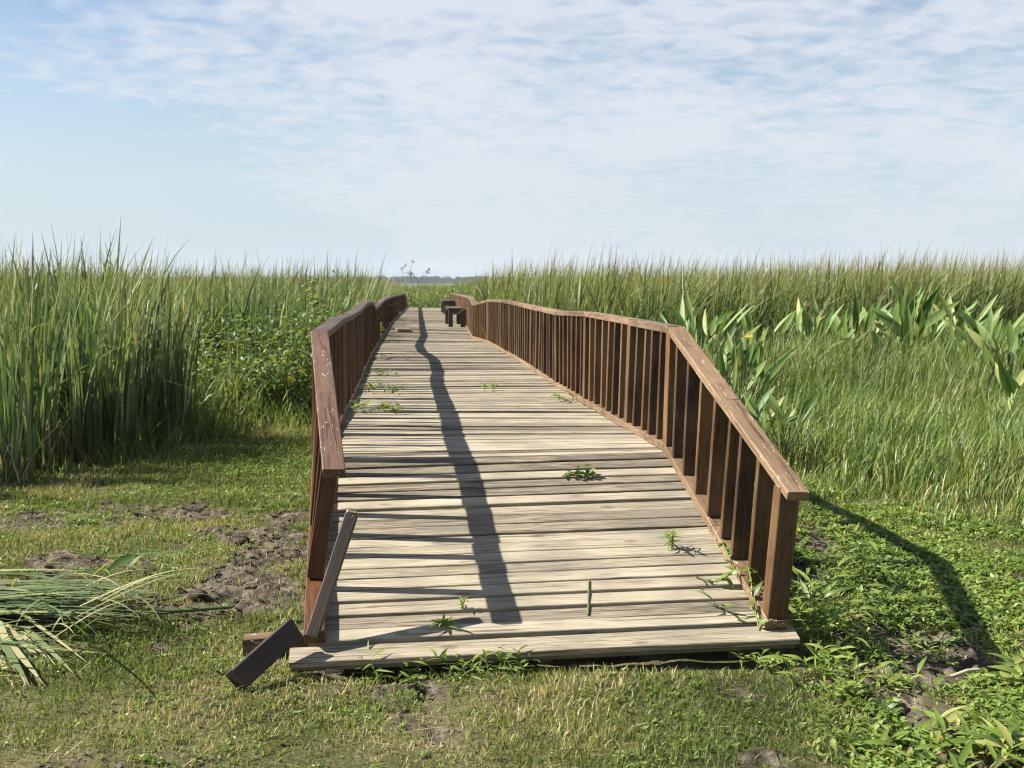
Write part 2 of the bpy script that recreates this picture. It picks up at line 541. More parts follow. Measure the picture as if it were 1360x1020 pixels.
def ground_mat():
    m, t, N, Lk = nt('earth_and_thatch')
    out = N.new('ShaderNodeOutputMaterial'); bs = N.new('ShaderNodeBsdfPrincipled')
    so = N.new('ShaderNodeAttribute'); so.attribute_name = 'soil'
    geo = N.new('ShaderNodeNewGeometry')
    n1 = N.new('ShaderNodeTexNoise'); n1.inputs['Scale'].default_value = 9; n1.inputs['Detail'].default_value = 9; n1.inputs['Roughness'].default_value = .7
    n2 = N.new('ShaderNodeTexNoise'); n2.inputs['Scale'].default_value = 1.7; n2.inputs['Detail'].default_value = 5
    n3 = N.new('ShaderNodeTexNoise'); n3.inputs['Scale'].default_value = 70; n3.inputs['Detail'].default_value = 5; n3.inputs['Roughness'].default_value = .7
    for n in (n1, n2, n3):
        Lk.new(geo.outputs['Position'], n.inputs['Vector'])
    rs = ramp(N, [(.36, (.03, .024, .018)), (.5, (.105, .086, .064)), (.64, (.23, .195, .15))])
    Lk.new(n1.outputs['Fac'], rs.inputs[0])
    rg = ramp(N, [(.38, (.03, .036, .012)), (.5, (.095, .094, .038)), (.62, (.20, .17, .09))])
    ad = N.new('ShaderNodeMath'); ad.operation = 'MULTIPLY_ADD'; ad.inputs[1].default_value = .5
    hf = N.new('ShaderNodeMath'); hf.operation = 'MULTIPLY'; hf.inputs[1].default_value = .5
    Lk.new(n3.outputs['Fac'], hf.inputs[0]); Lk.new(n2.outputs['Fac'], ad.inputs[0]); Lk.new(hf.outputs[0], ad.inputs[2])
    Lk.new(ad.outputs[0], rg.inputs[0])
    mm = N.new('ShaderNodeMix'); mm.data_type = 'RGBA'
    Lk.new(so.outputs['Fac'], mm.inputs[0]); Lk.new(rg.outputs[0], mm.inputs[6]); Lk.new(rs.outputs[0], mm.inputs[7])
    # beyond the bank everything is overgrown
    ma = N.new('ShaderNodeAttribute'); ma.attribute_name = 'marsh'
    m2 = N.new('ShaderNodeMix'); m2.data_type = 'RGBA'; m2.inputs[7].default_value = (.075, .10, .03, 1)
    Lk.new(ma.outputs['Fac'], m2.inputs[0]); Lk.new(mm.outputs[2], m2.inputs[6])
    Lk.new(m2.outputs[2], bs.inputs['Base Color'])
    bs.inputs['Roughness'].default_value = .95; bs.inputs['Specular IOR Level'].default_value = .15
    bp = N.new('ShaderNodeBump'); bp.inputs['Strength'].default_value = .9; bp.inputs['Distance'].default_value = .02
    s2 = N.new('ShaderNodeMath'); s2.operation = 'ADD'
    Lk.new(n1.outputs['Fac'], s2.inputs[0]); Lk.new(n3.outputs['Fac'], s2.inputs[1])
    Lk.new(s2.outputs[0], bp.inputs['Height']); Lk.new(bp.outputs[0], bs.inputs['Normal'])
    Lk.new(bs.outputs[0], out.inputs['Surface'])
    return m


# ------------------------------------------------------------------ ground
def axis(a, b, step, far):
    mid = list(np.arange(a, b, step))
    hi, lo = [], []
    s = step
    x = mid[-1]
    while x < far:
        s *= 1.16
        x += s
        hi.append(x)
    s = step
    x = mid[0]
    while x > -far:
        s *= 1.16
        x -= s
        lo.append(x)
    return np.array(lo[::-1] + mid + hi)


gx = axis(-4.2, 4.2, .014, 4000)
gy = axis(3.2, 9.2, .014, 4000)
GX, GY = np.meshgrid(gx, gy)
GZ = gh(GX, GY)
V = np.stack([GX, GY, GZ], -1).reshape(-1, 3)
ii = np.arange(len(gy) * len(gx)).reshape(len(gy), len(gx))
Q = np.stack([ii[:-1, :-1], ii[:-1, 1:], ii[1:, 1:], ii[1:, :-1]], -1).reshape(-1, 4)
ground = np_mesh('ground', V, Q, {'soil': (soil(GX, GY) * (1 - sstep(9, 12, GY))).ravel(), 'marsh': np.maximum(sstep(12, 30, GY), sstep(9, 20, np.abs(GX))).ravel()}, ground_mat())
tag(ground, kind='structure')

# --------------------------------------------------------------- boardwalk
Lp = [(430, 880, 4.60), (432, 866, 4.67), (437, 608, 6.43), (453, 567, 7.55), (474, 523, 9.95), (493, 475, 14.6), (500, 463, 16.6), (516, 437, 23.6),
      (521, 429, 27.2), (542, 407.7, 46)]
Rp = [(1026, 852, 4.742), (1018, 838, 4.81), (881, 600, 6.51), (829, 570, 7.6), (774, 537, 9.15), (737, 514, 10.55), (688, 480, 14), (647, 456, 18.2), (627, 450, 20.7),
      (619, 434.5, 25.2), (601, 411.3, 42), (597, 408.5, 47)]
Lw = np.array([pix(*p) for p in Lp])
Rw = np.array([pix(*p) for p in Rp])


def Le(D):
    return np.array([np.interp(D, Lw[:, 1], Lw[:, 0]), D, np.interp(D, Lw[:, 1], Lw[:, 2])])


def Re(D):
    return np.array([np.interp(D, Rw[:, 1], Rw[:, 0]), D, np.interp(D, Rw[:, 1], Rw[:, 2])])


bw_origin = np.array((.15, 4.65, 0.0))
boardwalk = empty('boardwalk', bw_origin, 'long weathered timber boardwalk with brown railings ramping up from the bank into the reed marsh', 'boardwalk')


def timber(tb, name, mat, parent):
    """child meshes of the boardwalk live in the empty's local space"""
    return tb.build(name, mat, parent, origin=bw_origin)


deck = Timber()
D = 4.66
first = True
DEND = 45.5
while D < DEND:
    wd = .084 + random.uniform(-.007, .006)
    if first:
        wd = .108
    a = Le(D)
    b = Re(min(D + .14, 46.9))
    ax = (b - a) / np.linalg.norm(b - a)
    # forward direction along the deck
    f = (Le(min(D + .05, 45.9)) + Re(min(D + .19, 46.95)) - Le(D) - b)
    f /= np.linalg.norm(f)
    up = np.cross(ax, f)
    up /= np.linalg.norm(up)
    el, er = .085 + random.uniform(-.01, .012), .12 + random.uniform(-.012, .015)
    if first:
        el, er = .15, .125
    jz = random.uniform(-.006, .006) if not first else 0
    tilt = random.gauss(0, .025) if not first else 0.0
    skew = random.uniform(-.004, .004) if not first else 0.0
    bow = random.uniform(-.003, .006)
    n = 9 if D < 14 else 4
    t = np.linspace(0, 1, n)
    p0 = a - ax * el
    p1 = b + ax * er
    pts = p0 + np.outer(t, p1 - p0) + np.outer(np.sin(t * np.pi) * bow + jz - .02, up) + np.outer((t - .5) * 2 * skew, f)
    # edges of the boards are not quite straight
    wob = np.interp(t, np.linspace(0, 1, 5), np.random.default_rng(int(D * 1000)).normal(0, .0022, 5))
    pts = pts + np.outer(wob, f)
    side = f + up * tilt
    side /= np.linalg.norm(side)
    upp = np.cross(ax, side)
    th = .03 if D < 4.9 and wd > .1 else .04
    deck.sweep(pts + upp * (.04 - th) / 2, side, upp, wd, th, .003)
    gap = random.choice((.005, .009, .012, .014, .018)) if not first else .006
    D += (wd + gap) * (f[1])
    if first:
        D += .02
    first = False
deck_o = timber(deck, 'deck', M_DECK, boardwalk)

# front riser board and the substructure under the planks
fb = Timber()
a, b = Le(4.645), Re(4.785)
ax = (b - a) / np.linalg.norm(b - a)
fb.beam(a - ax * .14 + (0, 0, -.047), b + ax * .11 + (0, 0, -.047), (0, .3, 1), .03, .04, n=5)
timber(fb, 'front_board', M_SUB, boardwalk)
st = Timber()
for fr in (.06, .5, .94):
    pts = []
    for Dd in (4.75, 5.6, 6.45, 8, 10, 13, 17, 21, 26, 33, 40, 45.3):
        pts.append(Le(Dd) * (1 - fr) + Re(min(Dd + .12, 46.9)) * fr + np.array((0, 0, -.115)))
    pts = np.array(pts)
    for k in range(len(pts) - 1):
        st.beam(pts[k], pts[k + 1], (1, 0, 0), .06, .14)
timber(st, 'joist', M_SUB, boardwalk)
for Dd in (5.9, 8.0, 10.4, 13, 16, 19, 22.5, 26, 30, 34, 38, 42, 45):
    for e, sg in ((Le(Dd), 1), (Re(Dd + .1), -1)):
        q = Timber()
        q.beam((e[0] + sg * .05, Dd, -.4), (e[0] + sg * .05, Dd, e[2] - .19), (1, 0, 0), .12, .12)
        timber(q, 'support_post', M_SUB, boardwalk)

# ---- railings
TR = [(1046, 653, 4.74), (887, 433, 6.51), (835, 424, 7.6), (776, 414, 9.15), (737, 413, 10.55), (712, 408, 12.2), (688, 402.5, 14), (665, 398, 16), (647, 397.5, 18.2), (627, 403.5, 20.7), (624, 396, 21.8),
      (621, 393.5, 23.2), (612, 391.5, 30), (600.5, 389.5, 43), (597, 389.3, 47)]
TL = [(459, 623, 4.91), (436, 439, 6.43), (458, 422, 8.1), (468, 418, 9.2), (477, 414.5, 10.6), (486, 404, 12.2), (493, 398.5, 13.8), (497, 401, 14.8), (500, 408, 15.9), (503, 406.5, 17.3), (512, 397, 21), (521, 393.5, 26),
      (539, 389.5, 45.9)]
TLw = np.array([pix(*p) for p in TL])
TRw = np.array([pix(*p) for p in TR])


def Te(W, D):
    return np.array([np.interp(D, W[:, 1], W[:, 0]), D, np.interp(D, W[:, 1], W[:, 2])])


def make_railing(side, W, E, stations, bal, mats, label, posts, capw):
    """W: inner top edge of the cap, E: deck edge; side -1 left, +1 right"""
    M_cap, M_bal = mats
    tdir = np.array((1, .1, 0.)) / math.hypot(1, .1)
    o = side * tdir
    cap_t = .042
    # cap boards, one per bay
    cap = Timber()
    xs = stations
    for k in range(len(xs) - 1):
        d0, d1 = xs[k], xs[k + 1]
        n = max(2, int((d1 - d0) / .8) + 1)
        pts = np.array([Te(W, d) for d in np.linspace(d0, d1, n)])
        pts = pts + o * (capw / 2) + np.array((0, 0, -cap_t / 2))
        dv = (pts[-1] - pts[0]) / np.linalg.norm(pts[-1] - pts[0])
        pts[0] += dv * .002
        pts[-1] -= dv * .002
        pts[:, 2] += random.uniform(-.002, .002)
        cap.sweep(pts, tdir + np.array((0, 0, random.uniform(-.03, .03))), np.cross(tdir, dv), capw, cap_t, .004)
    rail = timber(cap, 'railing', M_cap, boardwalk)
    rail['label'] = label
    # bottom rail, a board lying on the deck ends
    bt = Timber()
    ds = [d for d in xs]
    if side < 0:
        ds = [4.72] + ds[1:]
    else:
        ds = [4.806] + ds[1:]
    for k in range(len(ds) - 1):
        n = max(2, int((ds[k + 1] - ds[k]) / 1.2) + 1)
        pts = np.array([E(min(d, 46.9)) for d in np.linspace(ds[k], ds[k + 1], n)]) + o * .046 + np.array((0, 0, .026))
        dv = (pts[-1] - pts[0]) / np.linalg.norm(pts[-1] - pts[0])
        pts[0] += dv * .002
        pts[-1] -= dv * .002
        bt.sweep(pts, tdir, np.cross(tdir, dv), .092, .045, .004)
    timber(bt, 'bottom_rail', M_cap if side > 0 else M_bal, rail)

    def foot_head(d):
        f = E(min(d, 46.9)) + o * .047
        h = Te(W, d) + o * (capw / 2 - .004)
        return f, h
    fwd = np.array((-.1, 1, 0.)) / math.hypot(1, .1)
    for d in posts:
        f, h = foot_head(d)
        q = Timber()
        q.beam(f + (0, 0, -.02), h - (0, 0, cap_t + .001), tdir, .09, .09)
        timber(q, 'post', M_bal, rail)
    many = Timber()
    for i, d in enumerate(bal):
        f, h = foot_head(d)
        j = random.gauss(0, .012)
        jt = random.gauss(0, .004)
        lean = random.gauss(0, .014 if d > 7 else .006)
        if d > 9 and random.random() < .09:
            lean += random.choice((-1, 1)) * .06
        p0 = f + (0, j, .0495) + tdir * jt
        p1 = h + fwd * (j + lean) + tdir * jt
        p1[2] = Te(W, p1[1])[2] - cap_t - .001
        q = Timber() if i < 49 else many
        q.beam(p0, p1, tdir, .082 + random.uniform(-.004, .004), .034, n=2)
        if i < 49:
            timber(q, 'baluster', M_bal, rail)
    r = timber(many, 'far_balusters', M_bal, rail)
    r['kind'] = 'stuff'
    return rail


def spread(a, b, n):
    return [a + (b - a) * (k + 1) / (n + 1) for k in range(n)]


r_posts = [4.856, 6.51, 7.6, 9.15, 10.55, 12.2, 14, 16.1, 18.2, 20.7, 23.2, 26, 29, 32, 35, 38, 41, 44, 46.8]
r_bal = [5.07, 5.295, 5.49, 5.71, 5.915, 6.13, 6.33] + spread(6.51, 7.6, 4) + spread(7.6, 9.15, 6) + spread(9.15, 10.55, 6) + spread(10.55, 12.2, 6) + spread(12.2, 14, 7)
for k in range(6, len(r_posts) - 1):
    r_bal += spread(r_posts[k], r_posts[k + 1], int((r_posts[k + 1] - r_posts[k]) / .24))
right_rail = make_railing(1, TRw, Re, [4.74, 5.6] + r_posts[1:], r_bal, (M_CAP_R, M_RAIL_R),
                          'right railing, worn lighter brown and complete to its end post', r_posts, .098)
l_posts = [6.43, 8.1, 9.5, 11, 12.6, 14.2, 15.9, 17.3, 19.2, 21, 24, 27, 30, 33, 36, 39, 42, 45.8]
l_bal = [5.15, 5.39, 5.6, 5.81, 6.02, 6.23]
for k in range(len(l_posts) - 1):
    for d in spread(l_posts[k], l_posts[k + 1], max(3, int((l_posts[k + 1] - l_posts[k]) / .235))):
        if 18.2 < d < 18.9 or 24.6 < d < 26.3 or 33.5 < d < 36 or 40 < d < 42.5:
            continue                      # broken out of the far railing
        l_bal.append(d)
left_rail = make_railing(-1, TLw, Le, [4.91, 6.43] + l_posts[1:], l_bal, (M_CAP_L, M_RAIL_L),
                         'left railing, darker red brown with its end post missing', l_posts, .10)

# ------------------------------------------------- loose boards by the ramp
t = Timber()
p0 = pix(414, 846, 4.69)
p1 = pix(467, 684, 4.92)
t.beam(p0, p1, (1, .1, 0), .055, .05, n=3)
o = t.build('leaning_board', M_DARKWOOD, origin=p0)
tag(o, 'dark brown broken board leaning upright against the end of left railing', 'board')
t = Timber()
dv = (p1 - p0) / np.linalg.norm(p1 - p0)
t.beam(p1 + dv * .0006, p1 + dv * .018, (1, .1, 0), .052, .047, c=.008)
t.splinter(.008)
t2 = t.build('broken_end', M_ENDGRAIN, parent=o, origin=p0)
t = Timber()
p0 = pix(313, 905, 4.42)
p1 = pix(391, 835, 4.66)
t.beam(p0, p1, (-.25, .35, .9), .095, .04, n=3)
t.splinter(.012)
o = t.build('fallen_board', M_DARKWOOD, origin=p0)
tag(o, 'short dark plank lying tilted on grass, propped on wooden block', 'board')
t = Timber()
g = float(gh(-1.05, 4.88))
t.beam((-1.18, 4.86, g + .05), (-.80, 4.93, g + .06), (0, 1, 0), .085, .085, n=2)
t.splinter(.008)
o = t.build('wood_block', M_CAP_R, origin=(-1.0, 4.88, g))
tag(o, 'brown timber block on the ground behind the tilted dark plank', 'wood block')
t = Timber()
e = gpix(441, 895, .0)
t.beam(e + (-.03, 0, .02), e + (.04, .02, .02), (0, 1, 0), .07, .022)
o = t.build('wood_offcut', M_DECK, origin=e)
tag(o, 'small pale offcut of wood tucked under the front deck plank', 'wood offcut')


# ------------------------------------------------------------------ benches
def bench(c0, length, label):
    """seat board along the right railing; c0 = near left corner on the deck"""
    z = c0[2]
    dirv = np.array((-.1, 1, 0)) / math.hypot(.1, 1)
    sd = np.array((1, .1, 0)) / math.hypot(.1, 1)
    root = empty('bench', c0, label, 'bench', 'benches along the right railing')
    q = Timber()
    for k in range(3):
        p = c0 + sd * (.06 + k * .125) + np.array((0, 0, .405))
        q.beam(p, p + dirv * length, sd, .118, .045)
    q.build('seat', M_DARKWOOD, root, origin=c0)
    for a in (.06, length - .16):
        for s_ in (.055, .325):
            q = Timber()
            p = c0 + sd * s_ + dirv * (a + .05)
            q.beam(p + np.array((0, 0, 0)), p + np.array((0, 0, .381)), sd, .10, .09)
            q.build('leg', M_DARKWOOD, root, origin=c0)
        q = Timber()
        p = c0 + dirv * (a - .02) + np.array((0, 0, .33))
        q.beam(p + sd * .01, p + sd * .37, dirv, .04, .085)
        q.build('cross_rail', M_DARKWOOD, root, origin=c0)


z25 = Re(25)[2]
bench(pix(595.5, 434.5, 25.0) * (1, 1, 0) + np.array((0, 0, Re(25)[2] + .002)), 2.0, 'dark wooden bench at the near end of the row by the right railing')
bench(pix(588.5, 416, 36.0) * (1, 1, 0) + np.array((0, 0, Re(36)[2] + .002)), 2.0, 'dark wooden bench farther off at the boardwalk end')
t = Timber()
p = Le(22.6) + np.array((.18, 0, .03))
t.beam(p, p + np.array((.26, .05, 0)), (0, 1, 0), .7, .05, n=2)
o = t.build('loose_plank', M_DECK, origin=p)
tag(o, 'pale loose plank lying on far deck beside the left railing', 'board')


# ----------------------------------------------------------------- marsh
def cattails(xy, hmean, hsd, nb, width, wind, segs=6, bendscale=1.0):
    """fans of strap leaves; xy (n,2)"""
    n = len(xy)
    hv = np.clip(RNG.normal(hmean, hsd, n), .5, None) if np.isscalar(hmean) else hmean * RNG.normal(1, hsd, n)
    P = np.repeat(np.column_stack([xy, gh(xy[:, 0], xy[:, 1]) - .03]), nb, 0)
    N_ = len(P)
    P[:, :2] += RNG.normal(0, .03, (N_, 2))
    h = np.repeat(hv, nb) * RNG.uniform(.5, 1.07, N_)
    rnd_az = RNG.uniform(0, 2 * np.pi, N_)
    lean = np.abs(RNG.normal(0, .10, N_))
    bend = np.abs(RNG.normal(.28, .32, N_)) * bendscale
    w_ = wind[1]
    vx = np.cos(rnd_az) + w_ * np.cos(wind[0])
    vy = np.sin(rnd_az) + w_ * np.sin(wind[0])
    az = np.arctan2(vy, vx)
    kt = np.where(RNG.random(N_) < .11, RNG.uniform(.35, .8, N_), 2.0)
    ka = np.where(kt < 1.5, RNG.uniform(.8, 1.7, N_), 0)
    fa = RNG.uniform(0, np.pi, N_)
    rnd = np.clip(RNG.normal(.42, .27, N_) + (RNG.random(N_) < .03) * .6, 0, 1)
    return blades(P, h, width * RNG.uniform(.7, 1.3, N_), az, lean, bend, fa, segs, rnd=rnd, kink=(kt, ka))


def scatter(n, x0, x1, y0, y1, keep):
    x = RNG.uniform(x0, x1, n)
    y = RNG.uniform(y0, y1, n)
    k = keep(x, y)
    return np.column_stack([x[k], y[k]])


def deck_clear(x, y, m=.35):
    l = np.interp(y, Lw[:, 1], Lw[:, 0]) - m
    r = np.interp(y, Rw[:, 1], Rw[:, 0]) + m
    return (y > 46.8) | (x < l) | (x > r)


def inview(x, y, m=2.5):
    return (np.abs(x) < y * .46 + m)


def left_front(x):
    return np.interp(x, [-9, -5.2, -4.3, -3.6, -3.25, -2.9, -2.4, -1.5], [8.3, 8.9, 9.6, 10.6, 13.0, 16.6, 18.5, 22])


def reed_left(x, y):
    bay = (y < 16.6) & (x > -3.25 - np.clip(y - 10.8, 0, 3) * .6 + (vnoise(x * 2.1, y * 2.1, 33) - .5) * 1.6)
    return ~bay & (x < np.interp(y, Lw[:, 1], Lw[:, 0]) - .45) & (y > left_front(x) + (vnoise(x * 2, y * 0, 4) - .5) * .8) & inview(x, y)


WIND = (0.05, .9)
xy = scatter(5600, -11, -1.3, 8, 17, lambda x, y: reed_left(x, y) & (vnoise(x * 1.6, y * 1.6, 6) > .3))
part = cattails(xy, 1.93 * np.interp(xy[:, 0], [-6, -4, -3, -2], [1.0, .97, .93, .88]), .10, 5, .034, (0.1, .5), 8)
xyb = scatter(230, -5, -1.8, 12.2, 17, lambda x, y: (x < np.interp(y, Lw[:, 1], Lw[:, 0]) - .5) & (y > 13.4 + .5 * np.abs(x + 3.6)) & ((y > 15.2) | (x < -3.2)))
partb = cattails(xyb, 1.25 * RNG.uniform(.6, 1.2, len(xyb)), .1, 3, .026, (0.1, .7), 7)
xy2 = scatter(8200, -17, -1.3, 17, 31, lambda x, y: reed_left(x, y))
part2 = cattails(xy2, 2.06, .15, 4, .03, (0.1, .7), 6)
o = mesh('reed_bed', join(part, partb, part2), M_REED)
tag(o, 'dense bed of tall blue-green cattails standing left of the boardwalk', 'reeds', kind='stuff')


def reed_right(x, y):
    r = np.interp(y, Rw[:, 1], Rw[:, 0])
    front = np.interp(x - r, [0, .5, 1.2, 2.5, 4, 6, 9], [19.5, 17.5, 15.5, 15.8, 16.6, 17.0, 17.5]) + (vnoise(x * 1.2, y * 0, 9) - .5) * 1.2
    return (x > r + .35) & (y > front) & inview(x, y)


xy = scatter(17000, -1.5, 14, 14.5, 24, reed_right)
part = cattails(xy, 2.06 + .12 * sstep(2, 7, xy[:, 0]), .06, 4, .03, WIND, 6, 1.6)
xy2 = scatter(9000, -3, 19, 24, 33, reed_right)
part2 = cattails(xy2, 2.04 + .14 * sstep(3, 9, xy2[:, 0]), .07, 3, .038, WIND, 5, 1.6)
o = mesh('reed_bed', join(part, part2), M_REED_FAR)
tag(o, 'yellow-green wind-bent cattail bed stretching right of the boardwalk', 'reeds', kind='stuff')

far = lambda x, y: deck_clear(x, y, .5) & inview(x, y, 4) & ((y > 33) | (x > 0) | (y > 31)) & ~((y > 46.8) & (y < 48.5) & (x > -5.5) & (x < -1.5))
xy = scatter(30000, -38, 38, 31, 75, far)
hh = np.where((xy[:, 1] > 46) & (np.abs(xy[:, 0] / xy[:, 1] + .078) < .027), 1.6, 1.98) * (1 + (fbm(xy[:, 0] * .12, xy[:, 1] * .12, 2, 2) - .5) * .2)
part = cattails(xy, hh, .07, 3, .042, WIND, 4, 1.5)
xy = scatter(14000, -110, 110, 75, 220, lambda x, y: inview(x, y, 6))
hh = np.where(np.abs(xy[:, 0] / xy[:, 1] + .078) < .027, 1.62, 1.95)
part2 = cattails(xy, hh, .08, 3, .12, WIND, 3, 1.5)
o = mesh('far_marsh', join(part, part2), M_REED_FAR)
tag(o, 'distant marsh of cattails reaching back to the horizon', 'reeds', kind='stuff')

# rushes in front of the left bed and along the boardwalk: tangle of lower grass
def tangle(x, y):
    l = np.interp(y, Lw[:, 1], Lw[:, 0])
    lo = np.interp(x, [-7, -4.5, -3.6, -3.0, -2.2, -1.4], [7.5, 8.4, 9.6, 11.6, 12.6, 13.2])
    return (x < l - .3) & (y > lo + (vnoise(x * 3, y * 3, 2) - .5) * .7) & inview(x, y, 1.5)


xy = scatter(15000, -7.5, -1.2, 7, 19, tangle)
n = len(xy)
hb = .2 + .6 * sstep(0, 3.0, xy[:, 1] - np.interp(xy[:, 0], [-7, -4.5, -3.6, -3.0, -2.2, -1.4], [7.5, 8.4, 9.6, 11.6, 12.6, 13.2]))
P = np.repeat(np.column_stack([xy, gh(xy[:, 0], xy[:, 1]) - .01]), 2, 0)
P[:, :2] += RNG.normal(0, .04, (len(P), 2))
h = np.repeat(hb, 2) * RNG.uniform(.4, 1.2, len(P))
part = blades(P, h, RNG.uniform(.008, .02, len(P)), RNG.uniform(0, 6.28, len(P)), np.abs(RNG.normal(.1, .25, len(P))), RNG.uniform(.2, 1.6, len(P)),
              RNG.uniform(0, 3.14, len(P)), 5)
o = mesh('tall_grass', part, M_GRASS)
tag(o, 'tangled knee-high grass at the foot of the left cattails', 'grass', kind='stuff')


# right-hand meadow
def mead_front(x):
    return np.interp(x, [.8, 1.4, 2.4, 3.2, 4.5, 6], [8.2, 8.2, 8.4, 7.0, 6.2, 5.8])


def meadow(x, y):
    r = np.interp(y, Rw[:, 1], Rw[:, 0])
    return (x > r + .3) & (y > mead_front(x) + (vnoise(x * 3, y * 3, 2) - .5) * 1.0) & inview(x, y, 1.5)


xy = scatter(26000, .3, 10, 5.5, 18, meadow)
dd = xy[:, 1] - mead_front(xy[:, 0])
hb = .10 + .46 * sstep(0, 3.2, dd) + .5 * sstep(4, 8.5, dd)
hb *= .6 + .8 * fbm(xy[:, 0] * 1.4, xy[:, 1] * 1.4, 12, 3)
P = np.repeat(np.column_stack([xy, gh(xy[:, 0], xy[:, 1]) - .01]), 3, 0)
P[:, :2] += RNG.normal(0, .03, (len(P), 2))
h = np.repeat(hb, 3) * RNG.uniform(.5, 1.25, len(P))
part = blades(P, h, RNG.uniform(.006, .016, len(P)), RNG.normal(0.2, 1.3, len(P)), np.abs(RNG.normal(.08, .17, len(P))), RNG.uniform(.15, 1.4, len(P)),
              RNG.uniform(0, 3.14, len(P)), 5)
o = mesh('marsh_grass', part, M_GRASS)
tag(o, 'thigh-high pale green marsh grass to the right of the railing', 'grass', kind='stuff')

xy = scatter(1500, .5, 9, 11.5, 18, lambda x, y: meadow(x, y) & (y > 11.8 + .8 * vnoise(x * 2, y, 6)))
part = cattails(xy, 1.2 * RNG.uniform(.6, 1.25, len(xy)), .1, 3, .02, WIND, 6, 1.3)
o = mesh('short_reeds', part, M_REED_FAR)
tag(o, 'scattered shorter reeds between the marsh grass and tall right reed bed', 'reeds', kind='stuff')
xy = scatter(1100, -9, 12, 9, 26, lambda x, y: (reed_left(x, y) | reed_right(x, y)))
Pd = np.column_stack([xy, gh(xy[:, 0], xy[:, 1])])
n = len(Pd)
part = blades(Pd, RNG.uniform(.8, 2.0, n), .016, RNG.uniform(-1.5, 1.5, n), RNG.uniform(.0, .5, n), RNG.uniform(.1, 1.2, n), RNG.uniform(0, 3.1, n), 7,
              kink=(RNG.uniform(.3, .9, n), RNG.uniform(0, 1.8, n)))
o = mesh('dead_reeds', part, M_DRY)
tag(o, 'dead tan stalks standing and snapped among the green cattails', 'reeds', kind='stuff')

# -------------------------------------------------------- turf and weeds
def under_deck(x, y):
    l = np.interp(y, Lw[:, 1], Lw[:, 0]) - .14
    r = np.interp(y, Rw[:, 1], Rw[:, 0]) + .15
    return (y > 4.66) & (x > l) & (x < r)


def turf_keep(x, y):
    s = soil(x, y)
    dens = (1 - s) * (.35 + .65 * sstep(.3, .55, fbm(x * 3.2, y * 3.2, 21, 3)))
    dens *= np.interp(y, [3, 6, 12], [1, .8, .45])
    return (RNG.random(len(x)) < dens + .05) & ~under_deck(x, y) & (np.abs(x) < y * .48 + .5)


xy = scatter(620000, -5.5, 5.5, 3.2, 13, turf_keep)
n = len(xy)
P = np.column_stack([xy, gh(xy[:, 0], xy[:, 1]) - .003])
hz = (.010 + .028 * fbm(xy[:, 0] * 2.2, xy[:, 1] * 2.2, 31, 3)) * RNG.uniform(.6, 1.5, n) * np.interp(xy[:, 1], [3, 8, 12], [1, 1.2, 2.0])
part = blades(P, hz * 1.3, RNG.uniform(.003, .007, n) * np.interp(xy[:, 1], [3, 8, 12], [1, 1.3, 2.]), RNG.uniform(0, 6.28, n), np.abs(RNG.normal(.3, .35, n)),
              RNG.uniform(.1, 1.3, n), RNG.uniform(0, 3.14, n), 2, rnd=np.clip(RNG.normal(.42, .23, n) + .5 * (fbm(xy[:, 0] * 1.5, xy[:, 1] * 1.5, 41, 3) - .5) * 2, 0, 1))
o = mesh('turf', part, M_TURF)
tag(o, 'short patchy grass and dry thatch on the bank before the boardwalk', 'grass', kind='stuff')


def weed_plants(xy, size, per=9, tall=1.0, aspect=.42):
    n = len(xy)
    s = np.broadcast_to(size, (n,)) * RNG.uniform(.6, 1.35, n)
    P = np.repeat(np.column_stack([xy, gh(xy[:, 0], xy[:, 1])]), per, 0)
    S = np.repeat(s, per)
    m = len(P)
    az = RNG.uniform(0, 2 * np.pi, m)
    el = RNG.uniform(.1, .95, m)
    hgt = S * RNG.uniform(.1, 1.1, m) * tall
    P[:, 2] += hgt
    P[:, 0] += np.cos(az) * S * RNG.uniform(0, .45, m)
    P[:, 1] += np.sin(az) * S * RNG.uniform(0, .45, m)
    d = np.column_stack([np.cos(az) * np.cos(el), np.sin(az) * np.cos(el), np.sin(el)])
    nr = np.column_stack([RNG.normal(0, .35, m), RNG.normal(0, .35, m), np.ones(m)])
    L = S * RNG.uniform(.55, 1.1, m)
    rnd = np.clip(np.repeat(RNG.normal(.45, .2, n), per) + RNG.normal(0, .12, m), 0, 1)
    return leaves(P, d, nr, L, L * aspect, RNG.uniform(.1, .5, m), .2, 3, .5, rnd)


def wk_right(x, y):
    f = sstep(.24, .44, fbm(x * 2.0, y * 2.0, 51, 3)) * (1 - soil(x, y) * .93)
    zone = sstep(.1, .5, x - np.interp(y, [3, 4.0, 4.7, 5, 9], [1.15, .85, 1.1, 1.2, 1.0])) * (1 - sstep(.2, 1.2, y - mead_front(x)))
    return (RNG.random(len(x)) < f * zone) & ~under_deck(x, y) & (np.abs(x) < y * .48 + .4)


xy = scatter(24000, .7, 4.5, 3.3, 9.5, wk_right)
part = weed_plants(xy, .034, 9, .9, .45)
o = mesh('ground_weeds', part, M_WEED)
tag(o, 'bright green leafy ground cover right of the ramp', 'weeds', kind='stuff')


def wk_left(x, y):
    f = (.12 + .88 * sstep(.40, .6, fbm(x * 1.7, y * 1.7, 61, 3))) * (1 - soil(x, y) * .93) * sstep(.3, .6, fbm(x * 7, y * 7, 71, 2))
    return (RNG.random(len(x)) < f * np.interp(y, [3, 5, 8, 12], [.5, .7, .9, 1])) & ~under_deck(x, y) & (x < np.interp(y, [3, 4.6, 13], [1.2, 1.0, -.6])) & (np.abs(x) < y * .48 + .4)


